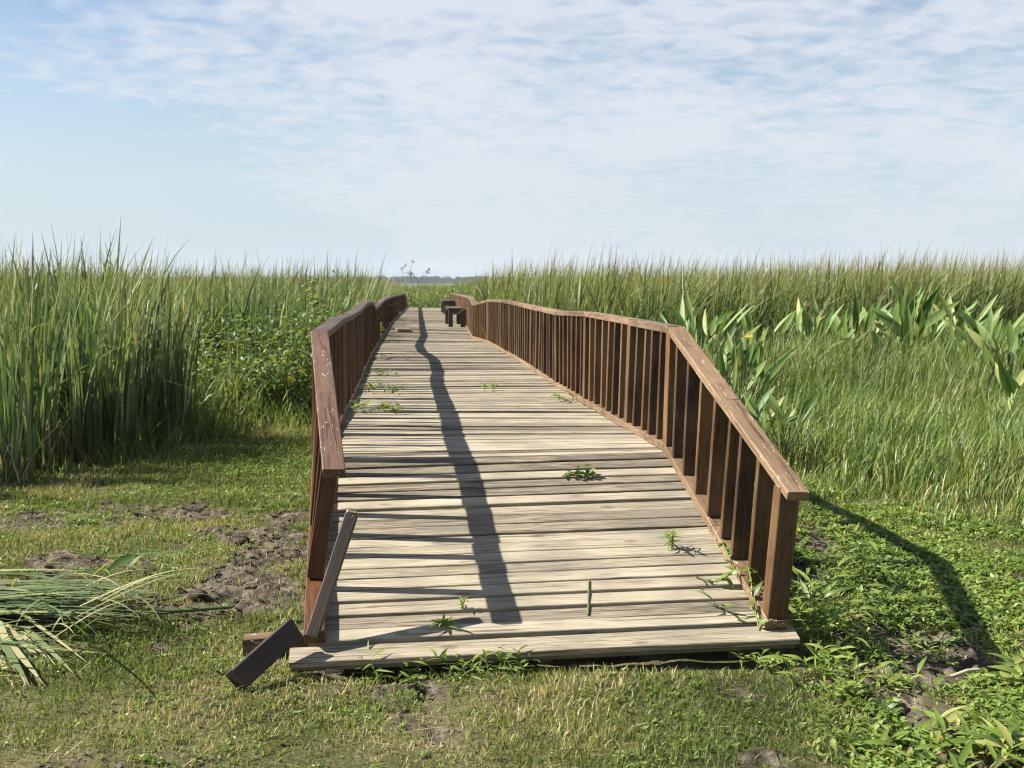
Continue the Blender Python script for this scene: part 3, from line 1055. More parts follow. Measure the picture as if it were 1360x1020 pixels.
xy = scatter(70000, -5, 1.3, 3.3, 13, wk_left)
part = weed_plants(xy, .019 * np.interp(xy[:, 1], [3, 7, 12], [.85, 1.05, 1.6]), 7, .8, .5)
o = mesh('clover', part, M_WEED)
tag(o, 'small yellow-green clover-like plants scattered over the left bank', 'weeds', kind='stuff')

# dry bits: straw litter
n = 5200
x = RNG.uniform(-4.5, 4, n); y = RNG.uniform(3.4, 9.5, n)
k = ~under_deck(x, y) & (RNG.random(n) < .25 + .75 * (np.exp(-((x + 2.6) / 1.0) ** 2 - ((y - 7.2) / 1.1) ** 2)))
x, y = x[k], y[k]; n = len(x)
P = np.column_stack([x, y, gh(x, y) + .01])
part = blades(P, RNG.uniform(.03, .24, n) * RNG.uniform(.4, 1, n), RNG.uniform(.0025, .006, n), RNG.normal(.4, 1.0, n), np.full(n, 1.45), RNG.uniform(-.1, .25, n), RNG.uniform(0, 3.14, n), 3)
o = mesh('straw_litter', part, M_DRY)
tag(o, 'dry straw and dead reed bits littering the ground', 'plant litter', kind='stuff')

# crumbs of broken soil
n = 9000
x = RNG.uniform(-4, 4, n); y = RNG.uniform(3.4, 9.5, n)
k = (soil(x, y) > RNG.uniform(.25, 1, n)) & ~under_deck(x, y)
x, y = x[k], y[k]; n = len(x)
r = .006 + .016 * RNG.random(n) ** 3
cube = np.array([(a, b, c) for c in (-1, 1) for b in (-1, 1) for a in (-1, 1)], float)
Vc = np.column_stack([x, y, gh(x, y)])[:, None, :] + (cube[None] * (r * .8)[:, None, None]) * RNG.uniform(.45, 1.2, (n, 8, 3))
Qc = np.array([(0, 2, 3, 1), (4, 5, 7, 6), (0, 1, 5, 4), (2, 6, 7, 3), (0, 4, 6, 2), (1, 3, 7, 5)])
Qc = (np.arange(n)[:, None, None] * 8 + Qc[None]).reshape(-1, 4)
o = np_mesh('soil_crumbs', Vc.reshape(-1, 3), Qc, {'soil': np.ones(n * 8)}, ground.data.materials[0], None, False)
tag(o, 'crumbs of dried mud strewn over the bare soil patches', 'soil crumbs', kind='stuff')

# ------------------------------------------------- individual mud clods etc.
def clod(px, py, r, label, seed):
    c = gpix(px, py)
    c[2] = float(gh(c[0], c[1])) + r * .2
    rg = np.random.default_rng(seed)
    nu, nv = 18, 12
    u = np.linspace(0, 2 * np.pi, nu, endpoint=False); v = np.linspace(.02, np.pi - .02, nv)
    U, Vv = np.meshgrid(u, v)
    n_ = np.stack([np.cos(U) * np.sin(Vv), np.sin(U) * np.sin(Vv), np.cos(Vv)], -1)
    rr = r * (.65 + .75 * fbm(n_[..., 0] * 2 + n_[..., 2] + seed, n_[..., 1] * 2 + n_[..., 2] * 1.3, seed, 4))
    X = n_ * rr[..., None] * np.array((1.25, 1.0, .75))
    ix = np.arange(nu * nv).reshape(nv, nu); i2 = np.roll(ix, -1, 1)
    q = np.stack([ix[:-1], ix[1:], i2[1:], i2[:-1]], -1).reshape(-1, 4)
    o = np_mesh('mud_clod', X.reshape(-1, 3) + c, q, {'soil': np.ones(nu * nv)}, ground.data.materials[0], None, True, c)
    tag(o, label, 'mud clod')


clod(1265, 850, .045, 'pale grey clod of dried mud in the right-hand soil patch', 3)
clod(1258, 905, .035, 'small dark mud clod beside the pale stick', 8)
clod(318, 722, .05, 'lumpy trampled mud clod in the left soil patch', 14)
clod(262, 798, .04, 'mud clod low on the left bank beside cut reeds', 21)


def path_on_ground(pts, lift):
    out = []
    for (px, py) in pts:
        g = gpix(px, py)
        g[2] = float(gh(g[0], g[1])) + lift
        out.append(g)
    return np.array(out)


p = path_on_ground([(1262, 898), (1285, 892), (1304, 887)], .03)
o = mesh('stick', stems([p], [[.008, .010, .009]], 6), M_STRAW, None, p[0])
tag(o, 'pale dry stick lying on bare mud at the right', 'stick')

# ----------------------------------------------------- cut reed heap at left
org = gpix(60, 840)
parts = []
rg = np.random.default_rng(77)
NB = 190
for i in range(NB):
    start = np.array((rg.uniform(-3.4, -2.45), rg.normal(5.4, .3), 0))
    length = rg.uniform(.5, .95) * (1.35 if i % 17 == 0 else 1)
    az = rg.normal(-.06, .22)
    lay = rg.random()
    z0 = float(gh(start[0], start[1])) + .02 + .12 * lay * np.exp(-((start[1] - 5.35) / .45) ** 2)
    start[2] = z0
    parts.append(blades([start], length, rg.uniform(.018, .042), az, rg.uniform(1.47, 1.64), rg.uniform(.0, .2), az + 1.57 + rg.normal(0, .12), 7, base_w=.9,
                        rnd=np.array([np.clip(rg.normal(.45, .25), 0, 1)])))
for i in range(20):      # thick bundle end in front, pointing towards the camera
    start = np.array((rg.uniform(-2.55, -2.25), rg.normal(5.12, .07), 0))
    start[2] = .025 + rg.uniform(.0, .085)
    az = rg.normal(-.93, .07)
    parts.append(blades([start], rg.uniform(.6, .95), rg.uniform(.022, .045), az, rg.uniform(1.58, 1.69), .03, az + 1.57 + rg.normal(0, .3), 5, base_w=.95,
                        rnd=np.array([np.clip(rg.normal(.65, .25), 0, 1)])))
for i in range(60):      # loose curling leaves across the heap
    start = np.array((rg.uniform(-2.6, -1.7), rg.normal(5.3, .3), 0))
    start[2] = float(gh(start[0], start[1])) + rg.uniform(.03, .2)
    az = rg.uniform(-2.4, 1.0)
    parts.append(blades([start], rg.uniform(.3, .7), rg.uniform(.008, .018), az, rg.uniform(1.0, 1.5), rg.uniform(.2, 1.0), az + 1.57, 7,
                        rnd=np.array([np.clip(rg.normal(.7, .3), 0, 1)])))
o = mesh('cut_reed_heap', join(*parts), M_CUT, None, org)
tag(o, 'heap of freshly cut cattail leaves lying on the grass at far left', 'reed heap')
p = path_on_ground([(205, 826), (250, 823), (310, 820)], .05)
o = mesh('reed_stalk', stems([p], [[.012, .011, .009]], 6), M_STALK, None, p[0])
tag(o, 'long pale yellow reed stalk sticking out right of the cut heap', 'reed stalk')
p = path_on_ground([(430 * .33, 748), (180, 757), (222, 765)], .04)
parts = [blades([p[0]], .55, .03, .05, 1.50, .02, 1.6, 6)]
q = p[1] + np.array((0, 0, .03))
parts.append(leaves([q, q + (.05, 0, 0)], [(-.35, -.9, -.12), (-.1, -.8, -.05)], [(.5, 0, 1), (-.4, 0, 1)], [.22, .16], [.06, .05], .1, .3, 5))
o = mesh('fallen_leaf', join(*parts), M_BROAD, None, p[0])
tag(o, 'folded broad green leaf lying alone above the cut reed heap', 'leaf')


# ------------------------------------------------------ named plants
def broad_plant(base, spec, label, cat='marsh plant', flower=None, group='broad-leaved plants before the right reed bed'):
    """spec: list of (base of blade offset xyz, direction, length, width)"""
    g = float(gh(base[0], base[1]))
    base = np.array((base[0], base[1], g))
    root = empty('broad_leaved_plant', base, label, cat, group)
    P, d, nr, L, W, S = [], [], [], [], [], []
    for (off, dr, l, w) in spec:
        a = base + np.array(off)
        P.append(a); d.append(dr)
        nr.append((RNG.normal(-.5, .5), -.75 + RNG.normal(0, .4), .5)); L.append(l * random.uniform(.7, 1.1)); W.append(w * random.uniform(.75, 1.15))
        m = (base + a) / 2 + np.array((RNG.normal(0, .02), RNG.normal(0, .02), .03))
        S.append([base + np.array((RNG.normal(0, .03), RNG.normal(0, .03), 0)), m, a + np.array(dr) / np.linalg.norm(dr) * l * .3])
    o = mesh('foliage', leaves(P, d, nr, L, W, np.abs(RNG.normal(.12, .16, len(P))), .35, 7, .42), M_BROAD, root, base)
    mesh('stalks', stems(S, [[.008, .007, .003]] * len(S), 5), M_STALK, root, base)
    if flower is not None:
        c = base + np.array(flower)
        k = 7
        az = np.arange(k) / k * 6.28
        dd = np.column_stack([np.cos(az), np.sin(az) * .6, np.full(k, .5)])
        mesh('flower', leaves(np.repeat(c[None], k, 0), dd, np.tile((0, -1, .4), (k, 1)), .042, .022, .3, .2, 3), M_FLOWER, root, base)
    return root


def rand_spec(n, h, spread_, L, W, up=1.2):
    sp = []
    for i in range(n):
        a = random.uniform(0, 6.28)
        hh = h * random.uniform(.55, 1.0)
        off = (math.cos(a) * spread_ * random.uniform(.2, 1), math.sin(a) * spread_ * random.uniform(.2, 1), hh)
        sp.append((off, (math.cos(a) * random.uniform(.2, .9) + .12, math.sin(a) * .5, up * random.uniform(.5, 1)), L * random.uniform(.75, 1.2), W * random.uniform(.8, 1.2)))
    return sp


def at(px, py, z=0):
    return gpix(px, py, z)


# (pixel of visible top, distance, leaves, leaf length, width, label, flower)
BP = [
    (945, 372, 12.4, 11, .50, .10, 'clump of broad dark leaves rising directly behind the bend in the right railing', None),
    (985, 425, 11.0, 8, .42, .09, 'broad-leaved plant with a small yellow flower right of the railing bend', (.05, -.1, 1.12)),
    (982, 478, 9.8, 5, .34, .09, 'low broad-leaved plant close behind the sloping right handrail', None),
    (1040, 505, 9.6, 3, .30, .08, 'small plant with one broad leaf standing alone in open marsh grass', None),
    (1078, 405, 14.6, 6, .48, .11, 'broad-leaved plant with splayed narrow leaves, leftmost of the row before the right reeds', None),
    (1105, 400, 15.0, 6, .50, .10, 'broad-leaved plant with pale rolled leaf just left of the yellowish leafy bush', None),
    (1142, 398, 15.0, 8, .55, .12, 'broad-leaved plant with upright overlapping leaves beside the yellowish leafy bush', None),
    (1212, 378, 14.6, 9, .68, .15, 'largest broad-leaved plant with two big pale leaves tilted left', None),
    (1248, 392, 15.0, 7, .60, .11, 'broad-leaved plant with tall upright leaves just right of the largest one', None),
    (1283, 388, 14.4, 6, .58, .10, 'broad-leaved plant leaning right with one long raised leaf', None),
    (1322, 392, 13.6, 7, .62, .13, 'broad-leaved plant with leaning pale leaf and a dark folded leaf near right edge', None),
    (1345, 415, 12.6, 7, .60, .14, 'broad-leaved plant with drooping dark leaves at the right edge of the photo', None),
    (1170, 405, 15.6, 8, .55, .11, 'broad-leaved plant half hidden in reeds behind the yellowish leafy bush', None),
    (1300, 402, 15.4, 8, .58, .12, 'broad-leaved plant squeezed between the right-leaning one and its pale-leaved neighbour', None),
    (1352, 480, 10.8, 5, .45, .12, 'nearest broad-leaved plant, low at the right edge with a hanging dark leaf', None),
    (1012, 410, 13.6, 7, .45, .09, 'broad-leaved plant behind the yellow-flowered one, right of the railing bend', None),
    (915, 400, 12.8, 7, .48, .09, 'broad-leaved plant whose leaves show just over the right handrail at the bend', None),
]
for i, (px, py, Dd, n, L, W, label, fl) in enumerate(BP):
    top = pix(px, py, Dd)
    h = top[2] - float(gh(top[0], Dd)) - L * .85
    h = max(h + (.12 if i > 3 else 0), .12)
    n, L, W = n + 10, L * .88, W * .72
    sp = rand_spec(n, h, .3, L, W, 1.15)
    if i == 7:
        sp[0] = ((-.05, -.1, h * .95), (-.45, -.05, 1), L * 1.1, W * 1.2)
        sp[1] = ((-.08, -.12, h * .8), (-.8, -.1, .75), L * 1.05, W * 1.2)
    if i in (9, 10):
        sp[0] = ((.1, -.1, h * .9), (.6, -.05, .9), L * 1.1, W)
    if i == 11:
        sp[0] = ((.0, -.15, h * 1.0), (.75, -.2, -.15), L, W)
        sp[1] = ((-.05, -.2, h * .7), (-.1, -.3, -.9), L * .9, W)
    if i == 3:
        sp[0] = ((-.02, -.03, h * .9), (-.5, -.1, .9), L * 1.1, W * 1.2)
        sp[1] = ((.03, -.03, h * .8), (.6, -.1, .5), L * .7, W)
    broad_plant((top[0], Dd), sp, label, flower=fl)

# broad leaves on the left of the boardwalk
top = pix(446, 388, 15.5)
broad_plant((top[0] - .05, 15.5), [((0, 0, .9), (-.05, 0, 1), .62, .11), ((.05, .1, .8), (.5, .1, .8), .5, .08), ((-.1, 0, .7), (-.6, 0, .7), .45, .09), ((.1, 0, .6), (.3, -.2, .9), .5, .08)],
            'plant with one tall dark upright leaf left of the railing bend', group='broad-leaved plants left of the boardwalk')
top = pix(485, 390, 17.5)
broad_plant((top[0] - .2, 17.5), [((0, 0, .95), (.05, 0, 1), .6, .10), ((.05, .1, .9), (-.3, .1, .9), .55, .08), ((-.1, 0, .7), (.6, 0, .8), .45, .09)],
            'dark broad-leaved plant rising over the wavy left handrail', group='broad-leaved plants left of the boardwalk')
top = pix(235, 450, 13.2)
broad_plant((top[0], 13.2), [((0, 0, .55), (.1, -.1, 1), .45, .09), ((.05, .0, .5), (.6, -.1, .6), .42, .08), ((-.1, 0, .45), (-.6, -.1, .7), .4, .08), ((.1, -.1, .35), (.9, -.2, .1), .4, .07)],
            'low broad-leaved plant in the dark hollow between left cattails and shrub', group='broad-leaved plants left of the boardwalk')


def shrub(name, base, height, rx, ry, nst, nlf, L, label, cat, mat, stump=False, flower=None, leafasp=.45):
    g = float(gh(base[0], base[1]))
    base = np.array((base[0], base[1], g))
    root = empty(name, base, label, cat)
    paths, rad, P, d = [], [], [], []
    for i in range(nst):
        a = random.uniform(0, 6.28)
        top = base + np.array((math.cos(a) * rx * random.uniform(.1, 1), math.sin(a) * ry * random.uniform(.1, 1), height * random.uniform(.55, 1)))
        mid = base * .45 + top * .55 + np.array((random.gauss(0, .05), random.gauss(0, .05), .05))
        q = np.array([base + np.array((random.gauss(0, .03), random.gauss(0, .03), 0)), mid, top])
        tt = np.linspace(0, 1, 7)[:, None]
        cur = (1 - tt) ** 2 * q[0] + 2 * tt * (1 - tt) * mid + tt ** 2 * top
        paths.append(cur)
        rad.append(np.linspace(.012, .003, 7) * (1.2 if stump else .7))
        for k in range(nlf // nst):
            s = random.uniform(.22, 1) ** .8
            pt = (1 - s) ** 2 * q[0] + 2 * s * (1 - s) * mid + s * s * top
            rr = .17 * rx / .4
            pt = pt + np.array((random.gauss(0, rr), random.gauss(0, rr), random.gauss(0, rr * .7)))
            if pt[2] < g + .05:
                continue
            P.append(pt)
            az = random.uniform(0, 6.28)
            d.append((math.cos(az), math.sin(az), random.uniform(-.5, .6)))
    n = len(P)
    nr = np.column_stack([RNG.normal(-.2, .5, n), RNG.normal(0, .5, n), np.ones(n)])
    LL = L * RNG.uniform(.6, 1.25, n)
    mesh('foliage', leaves(P, d, nr, LL, LL * leafasp, RNG.uniform(.1, .5, n), .2, 4, .45), mat, root, base)
    if stump:
        paths.append(np.array([base + (0, 0, -.03), base + (.01, 0, .08), base + (.0, 0, .16)])); rad.append([.06, .05, .045])
    mesh('stems', stems(paths, rad, 5), M_TWIG if stump else M_STALK, root, base)
    if flower is not None:
        c = base + np.array(flower)
        k = 6
        az = np.arange(k) / k * 6.28
        dd = np.column_stack([np.cos(az), np.full(k, -.4), np.sin(az)])
        mesh('flower', leaves(np.repeat(c[None], k, 0), dd, np.tile((0., -1, .2), (k, 1)), .06, .04, .2, .2, 3), M_FLOWER, root, base)
    return root


b = gpix(380, 552)
shrub('shrub', b, .95, .42, .4, 16, 900, .075, 'leafy shrub with a cut stump and yellow bloom beside the left railing', 'shrub', M_SHRUB, True, (.13, -.32, .52))
b2 = pix(440, 410, 14.6)
shrub('shrub', (b2[0] - .12, 14.6), b2[2] + .28, .5, .5, 14, 1100, .075, 'leafy bush spilling over the left handrail past the bend', 'shrub', M_SHRUB)
b2 = pix(415, 345, 15.2)
shrub('tall_weed', (b2[0], 15.2), b2[2] + .02, .07, .07, 3, 200, .075, 'tall thin weed with a bare tip standing above the left reeds', 'weed', M_SHRUB)
b2 = pix(355, 420, 15)
shrub('shrub', (b2[0], 15.0), 1.35, .45, .4, 12, 560, .08, 'loose leafy bush among reeds left of the stump shrub', 'shrub', M_SHRUB)
b2 = gpix(330, 552)
shrub('shrub', b2, .55, .35, .3, 10, 420, .07, 'low straggly bush at the grass edge left of the stump', 'shrub', M_SHRUB)
for (px, Dd, hh_, rx_, lab) in [(262, 13.4, .95, .38, 'leafy bush at the dark right flank of the left cattails'),
                           (305, 14.6, 1.3, .45, 'tall leafy bush filling the middle of the sunlit bay left of the railing'),
                           (395, 14.9, 1.45, .45, 'tallest leafy bush pressed against the outside of the left railing bend'),
                           (352, 13.6, .8, .32, 'small bright bush just left of the stump shrub')]:
    q = pix(px, 480, Dd)
    shrub('shrub', (q[0], Dd), hh_, rx_, .35, 13, 620, .075, lab, 'shrub', M_SHRUB)
b2 = pix(1215, 460, 14.2)
shrub('shrub', (b2[0], 14.2), 1.05, .32, .28, 12, 800, .055, 'yellowish fine-leaved bush below the largest broad-leaved plant', 'shrub', M_WEED, leafasp=.35)


def grassy_weed(base, n, h, L, asp, label, name='weed', cat='weed', spread_=.12, mat=None, lean=(0, 0), up0=.15, group=None, tilt=(.2, 1.0)):
    """stems with lance leaves along them"""
    base = np.asarray(base, float)
    paths, rad, P, d = [], [], [], []
    for i in range(n):
        a = random.uniform(0, 6.28)
        hh = h * random.uniform(.5, 1)
        b0 = base + np.array((random.gauss(0, spread_ * .35), random.gauss(0, spread_ * .35), 0))
        top = b0 + np.array((math.cos(a) * spread_ * random.random() + lean[0], math.sin(a) * spread_ * random.random() + lean[1], hh))
        tt = np.linspace(0, 1, 6)[:, None]
        mid = b0 * .5 + top * .5 + np.array((0, 0, hh * .2))
        cur = (1 - tt) ** 2 * b0 + 2 * tt * (1 - tt) * mid + tt ** 2 * top
        paths.append(cur); rad.append(np.linspace(.0028, .0012, 6))
        nl = random.randint(4, 8)
        for k in range(nl):
            s = up0 + (1 - up0) * (k + random.random()) / nl
            s = min(s, 1)
            P.append((1 - s) ** 2 * b0 + 2 * s * (1 - s) * mid + s * s * top)
            az = k * 2.4 + random.uniform(-.6, .6) + a
            e = random.uniform(*tilt)
            d.append((math.cos(az) * math.cos(e), math.sin(az) * math.cos(e), math.sin(e)))
    m = len(P)
    nr = np.column_stack([RNG.normal(0, .3, m), RNG.normal(-.2, .3, m), np.ones(m)])
    LL = L * RNG.uniform(.6, 1.2, m)
    part = join(leaves(P, d, nr, LL, LL * asp, RNG.uniform(.2, .7, m), .25, 5, .4), stems(paths, rad, 4))
    o = mesh(name, part, mat or M_WEED, None, base)
    tag(o, label, cat, group)
    return o


def gp(px, py, z=None):
    g = gpix(px, py)
    g[2] = float(gh(g[0], g[1]))
    return g


# around the ramp
g = gp(625, 893)
grassy_weed(g, 26, .11, .055, .22, 'bushy grassy weed growing against the middle of the front plank', spread_=.24)
grassy_weed(gp(668, 888), 12, .11, .052, .22, 'smaller leafy weed just right of the middle clump at front plank', spread_=.14)
grassy_weed(gp(545, 897), 8, .09, .06, .25, 'thin weed with drooping pale leaf in front of the dark gap', spread_=.07)
grassy_weed(gp(490, 898), 5, .13, .09, .14, 'few upright grass blades before the left end of front plank', spread_=.1)
grassy_weed(gp(1075, 862), 24, .34, .10, .2, 'tall bamboo-like weed growing beside the right end post', spread_=.26)
grassy_weed(gp(1105, 835), 24, .32, .10, .2, 'bamboo-like weed a step behind and right of the end post', spread_=.32)
grassy_weed(gp(1095, 905), 18, .13, .075, .24, 'low lance-leaved weed in front of the right corner of deck', spread_=.26)
grassy_weed(gp(1130, 780), 12, .28, .11, .18, 'thin long-leaved weed in shade beyond the right end post', spread_=.25)
grassy_weed(gp(1010, 890), 10, .08, .04, .3, 'small round-leaved weed at foot of the right front corner', spread_=.16)
g = gp(1215, 1010)
grassy_weed(g, 8, .06, .11, .2, 'broad-bladed grass clump at the bottom edge toward the right corner', spread_=.2)
grassy_weed(gp(1290, 985), 9, .08, .115, .2, 'broad-bladed grass clump just above the bottom right corner', spread_=.25)
grassy_weed(gp(1345, 1010), 10, .09, .13, .2, 'largest broad-bladed grass clump filling the bottom right corner', spread_=.25)
grassy_weed(gp(1352, 905), 7, .12, .12, .28, 'leafy weed with pale leaf at the right edge of the photo', spread_=.2)
grassy_weed(gp(1185, 905), 10, .06, .06, .3, 'low rosette weed on the left rim of the right soil patch', spread_=.16)
grassy_weed(gp(1237, 868), 6, .09, .08, .12, 'sparse grass tuft rising from the right soil patch', spread_=.1)


# plants growing through the deck
from mathutils.bvhtree import BVHTree
_dm = deck_o.data
DECK_TREE = BVHTree.FromPolygons([v.co + Vector(bw_origin) for v in _dm.vertices], [tuple(p.vertices) for p in _dm.polygons])


def deckpt(px, py):
    eye = Vector((0, 0, H))
    for k in range(40):                   # step off a gap between two boards
        a = pix(px + .2 * k * (1 if px < 700 else -1), py + .5 * k * (-1) ** k, 3.0)
        hit = DECK_TREE.ray_cast(eye, (Vector(a) - eye).normalized())[0]
        if hit is not None and hit.y < 46:
            break
    return np.array(hit) + np.array((0, 0, .002))


for (px, py, n, h, L, lab, sp) in [
    (512, 545, 8, .05, .065, 'green weed sprouting through deck gap nearest the ramp by the left railing', .28),
    (512, 522, 8, .08, .065, 'sprawling weed through the deck boards just above the nearest left one', .3),
    (508, 500, 6, .07, .06, 'thin weed through the deck farthest of the three at left', .2),
    (472, 545, 7, .09, .055, 'leafy weed at the base of the left railing beside the deck edge', .12),
    (655, 519, 4, .06, .065, 'spidery green weed alone in the middle of the far deck', .12),
    (762, 533, 6, .06, .06, 'low weed patch at the foot of the right railing far down the deck', .2),
    (590, 833, 3, .035, .06, 'little fallen green leaf sprig on the front planks', .015),
    (615, 810, 3, .06, .03, 'tiny grass sprout between front planks beside the shadow', .012),
    (893, 730, 4, .10, .05, 'small pale sprout rising through planks left of the vine', .05),
    (498, 452, 8, .35, .10, 'leafy weed poking in through the left railing far along', .2),
]:
    grassy_weed(deckpt(px, py), n, h, L, .24, lab, spread_=sp)
# vine on the right curb
parts = []
vp = [deckpt(925, 768), deckpt(952, 782) + np.array((0, 0, .03)), deckpt(975, 775) + np.array((0, 0, .05)), deckpt(968, 752) + np.array((0, 0, .05)), deckpt(958, 735) + np.array((0, 0, .06))]
vq = [deckpt(1008, 838), deckpt(1000, 815) + np.array((0, 0, .06)), deckpt(997, 800) + np.array((0, 0, .10)), deckpt(993, 790) + np.array((0, 0, .13))]
P, d, nr = [], [], []
for path in (vp, vq):
    for k in range(len(path) - 1):
        for s in (.15, .5, .85):
            P.append(path[k] * (1 - s) + path[k + 1] * s)
            d.append((random.uniform(-1, .6), random.uniform(-1, .4), random.uniform(-.2, .8)))
            nr.append((random.gauss(-.4, .4), random.gauss(-.3, .4), 1))
part = join(leaves(P, d, nr, RNG.uniform(.04, .085, len(P)), RNG.uniform(.02, .03, len(P)), .4, .3, 5, .4), stems([np.array(vp), np.array(vq)], [np.full(5, .003), np.full(4, .003)], 5))
o = mesh('vine', part, M_WEED, None, vp[0])
tag(o, 'pale green leafy vine creeping over the right bottom rail onto planks', 'vine')
# fallen sprig and cane on the planks
c = deckpt(770, 634)
n = 26
P = c + np.column_stack([RNG.normal(0, .055, n), RNG.normal(0, .02, n), RNG.uniform(.01, .06, n)])
P[:, 2] -= np.abs(P[:, 0] - c[0]) * .2
az = RNG.uniform(0, 6.28, n)
part = join(leaves(P, np.column_stack([np.cos(az), np.sin(az), RNG.uniform(-.2, .7, n)]), np.column_stack([RNG.normal(0, .5, n), RNG.normal(0, .5, n), np.ones(n)]), .042, .03, .3, .2, 4, .5),
            stems([np.array([c + (-.08, 0, .02), c + (0, .01, .03), c + (.08, -.01, .008)])], [[.003, .003, .003]], 5))
o = mesh('leafy_sprig', part, M_SHRUB, None, c)
tag(o, 'dark green broken leafy sprig lying on the sunlit planks', 'sprig')
c0, c1 = deckpt(782, 772) + (0, 0, .002), deckpt(781, 818) + (0, 0, .002)
o = mesh('cane', stems([np.array([c0, (c0 + c1) / 2, c1]) + np.array((0, 0, .001))], [[.0045, .0045, .0045]], 6), M_STALK, None, c1)
tag(o, 'short straight green reed stem lying across the front planks', 'reed stem')

# cattail clumps one can tell apart at the left edge of the bed
CL = [(20, 640, 1.95, 'outermost cattail clump at the left edge of the photo', 9), (108, 618, 1.95, 'tall cattail clump with a pale yellowed base left of the grass path', 10),
      (155, 602, 1.95, 'cattail clump with brown stubs at its foot', 9), (112 + 120, 590, 1.8, 'slender cattail clump at the edge of the dark hollow', 7), (60, 628, 2.0, 'tallest cattail clump between the two at far left', 10)]
for (px, py, hh, lab, nb) in CL:
    g = gp(px, py)
    xy = np.column_stack([RNG.normal(g[0], .07, nb), RNG.normal(g[1], .05, nb)])
    o = mesh('cattail_clump', cattails(xy, hh, .08, 5, .024, (0.1, .5), 8, .7), M_REED, None, g)
    tag(o, lab, 'cattails')
    k = 7
    xy = np.column_stack([RNG.normal(g[0], .09, k), RNG.normal(g[1] - .05, .05, k)])
    Pd = np.column_stack([xy, gh(xy[:, 0], xy[:, 1])])
    mesh('dry_leaves', blades(Pd, RNG.uniform(.3, .9, k), .014, RNG.uniform(0, 6.28, k), RNG.uniform(.1, .7, k), RNG.uniform(.3, 1.5, k), RNG.uniform(0, 3, k), 6), M_DRY, o, g)

for (px, py, Dd, hh_, lab) in [(556, 392, 48.6, 1.5, 'dark bush closing off the far end of the boardwalk, left of centre'),
                               (580, 396, 49.2, 1.25, 'low dark bush at the middle of the far boardwalk end'),
                               (607, 388, 48.8, 1.6, 'bush behind the far bench at the boardwalk end')]:
    q = pix(px, py, Dd)
    shrub('shrub', (q[0], Dd), hh_, .8, .5, 12, 700, .13, lab, 'shrub', M_SHRUB)

# arching dry seed stalks at the far end of the deck
b0 = pix(560, 400, 47.5); b0[2] = 0
c = lambda px, py: pix(px, py, 47.5)
paths = [np.array([b0, c(556, 375), c(548, 364), c(536, 362)]), np.array([b0, c(546, 372), c(545, 358), c(547, 349), c(549, 342)]), np.array([b0, c(560, 372), c(563, 361), c(572, 362)]),
         np.array([b0, c(535, 372), c(534, 358), c(541, 348)])]
rad = [np.full(len(p_), .007) for p_ in paths]
nodes = np.array([c(548, 349), c(534, 354), c(544, 361), c(567, 362), c(571, 360), c(545, 365)])
n = len(nodes) * 5
P = np.repeat(nodes, 5, 0) + RNG.normal(0, .05, (n, 3))
part = join(stems(paths, rad, 4), leaves(P, RNG.normal(0, 1, (n, 3)), RNG.normal(0, 1, (n, 3)), .13, .06, .2, .2, 3))
o = mesh('seed_stalks', part, M_TWIG, None, b0)
tag(o, 'arching bare weed stalks with seed heads beyond the end of the deck', 'weed')

# distant wood on the horizon
nx_, ny_ = 420, 5
X = np.linspace(-1300, 1300, nx_)
Y = np.array([1480., 1484, 1510, 1560, 1640])
XX, YY = np.meshgrid(X, Y)
hgt = 5.0 + 5.5 * fbm(XX * .012, YY * .01, 5, 5) + 4.5 * (RNG.random(XX.shape) - .5)
hgt[0] = -1
hgt[-1] = -1
V = np.stack([XX + RNG.normal(0, 2, XX.shape), YY, hgt], -1).reshape(-1, 3)
ii = np.arange(nx_ * ny_).reshape(ny_, nx_)
Q = np.stack([ii[:-1, :-1], ii[:-1, 1:], ii[1:, 1:], ii[1:, :-1]], -1).reshape(-1, 4)
o = np_mesh('far_wood', V, Q, {'rnd': RNG.random(len(V)) * .5, 'tt': np.full(len(V), .5)}, M_WOODLAND, None, False)
tag(o, 'hazy dark line of distant woodland on the horizon', 'woodland', kind='stuff')

# ------------------------------------------------------------------- haze
me = bpy.data.meshes.new('haze')
x0, x1, y0, y1, z0, z1 = -1700, 1700, -60, 1900, -3.0, 30
vs = [(x, y, z) for z in (z0, z1) for y in (y0, y1) for x in (x0, x1)]
me.from_pydata(vs, [], [(0, 2, 3, 1), (4, 5, 7, 6), (0, 1, 5, 4), (2, 6, 7, 3), (0, 4, 6, 2), (1, 3, 7, 5)])
haze = link(bpy.data.objects.new('haze', me))
hm, ht, N, Lk = nt('haze_air')
out = N.new('ShaderNodeOutputMaterial'); pv = N.new('ShaderNodeVolumePrincipled')
pv.inputs['Color'].default_value = (.86, .92, 1, 1); pv.inputs['Density'].default_value = .00016
pv.inputs['Anisotropy'].default_value = .2
Lk.new(pv.outputs[0], out.inputs['Volume'])
me.materials.append(hm)
tag(haze, kind='stuff')
tag(haze, 'pale distant haze over the marsh', 'haze')

# -------------------------------------------------------------------- sky
world = bpy.data.worlds.new('World')
scene.world = world
world.use_nodes = True
T = world.node_tree
N, Lk = T.nodes, T.links
N.clear()
out = N.new('ShaderNodeOutputWorld'); bg = N.new('ShaderNodeBackground')
sky = N.new('ShaderNodeTexSky'); sky.sky_type = 'NISHITA'; sky.sun_disc = False
sky.sun_elevation = math.asin(SUN.z)
sky.sun_rotation = math.atan2(SUN.x, SUN.y)
sky.air_density = 1.0; sky.dust_density = .5; sky.ozone_density = 1.2
bg.inputs['Strength'].default_value = .052
tc = N.new('ShaderNodeTexCoord')
sx = N.new('ShaderNodeSeparateXYZ'); Lk.new(tc.outputs['Generated'], sx.inputs[0])


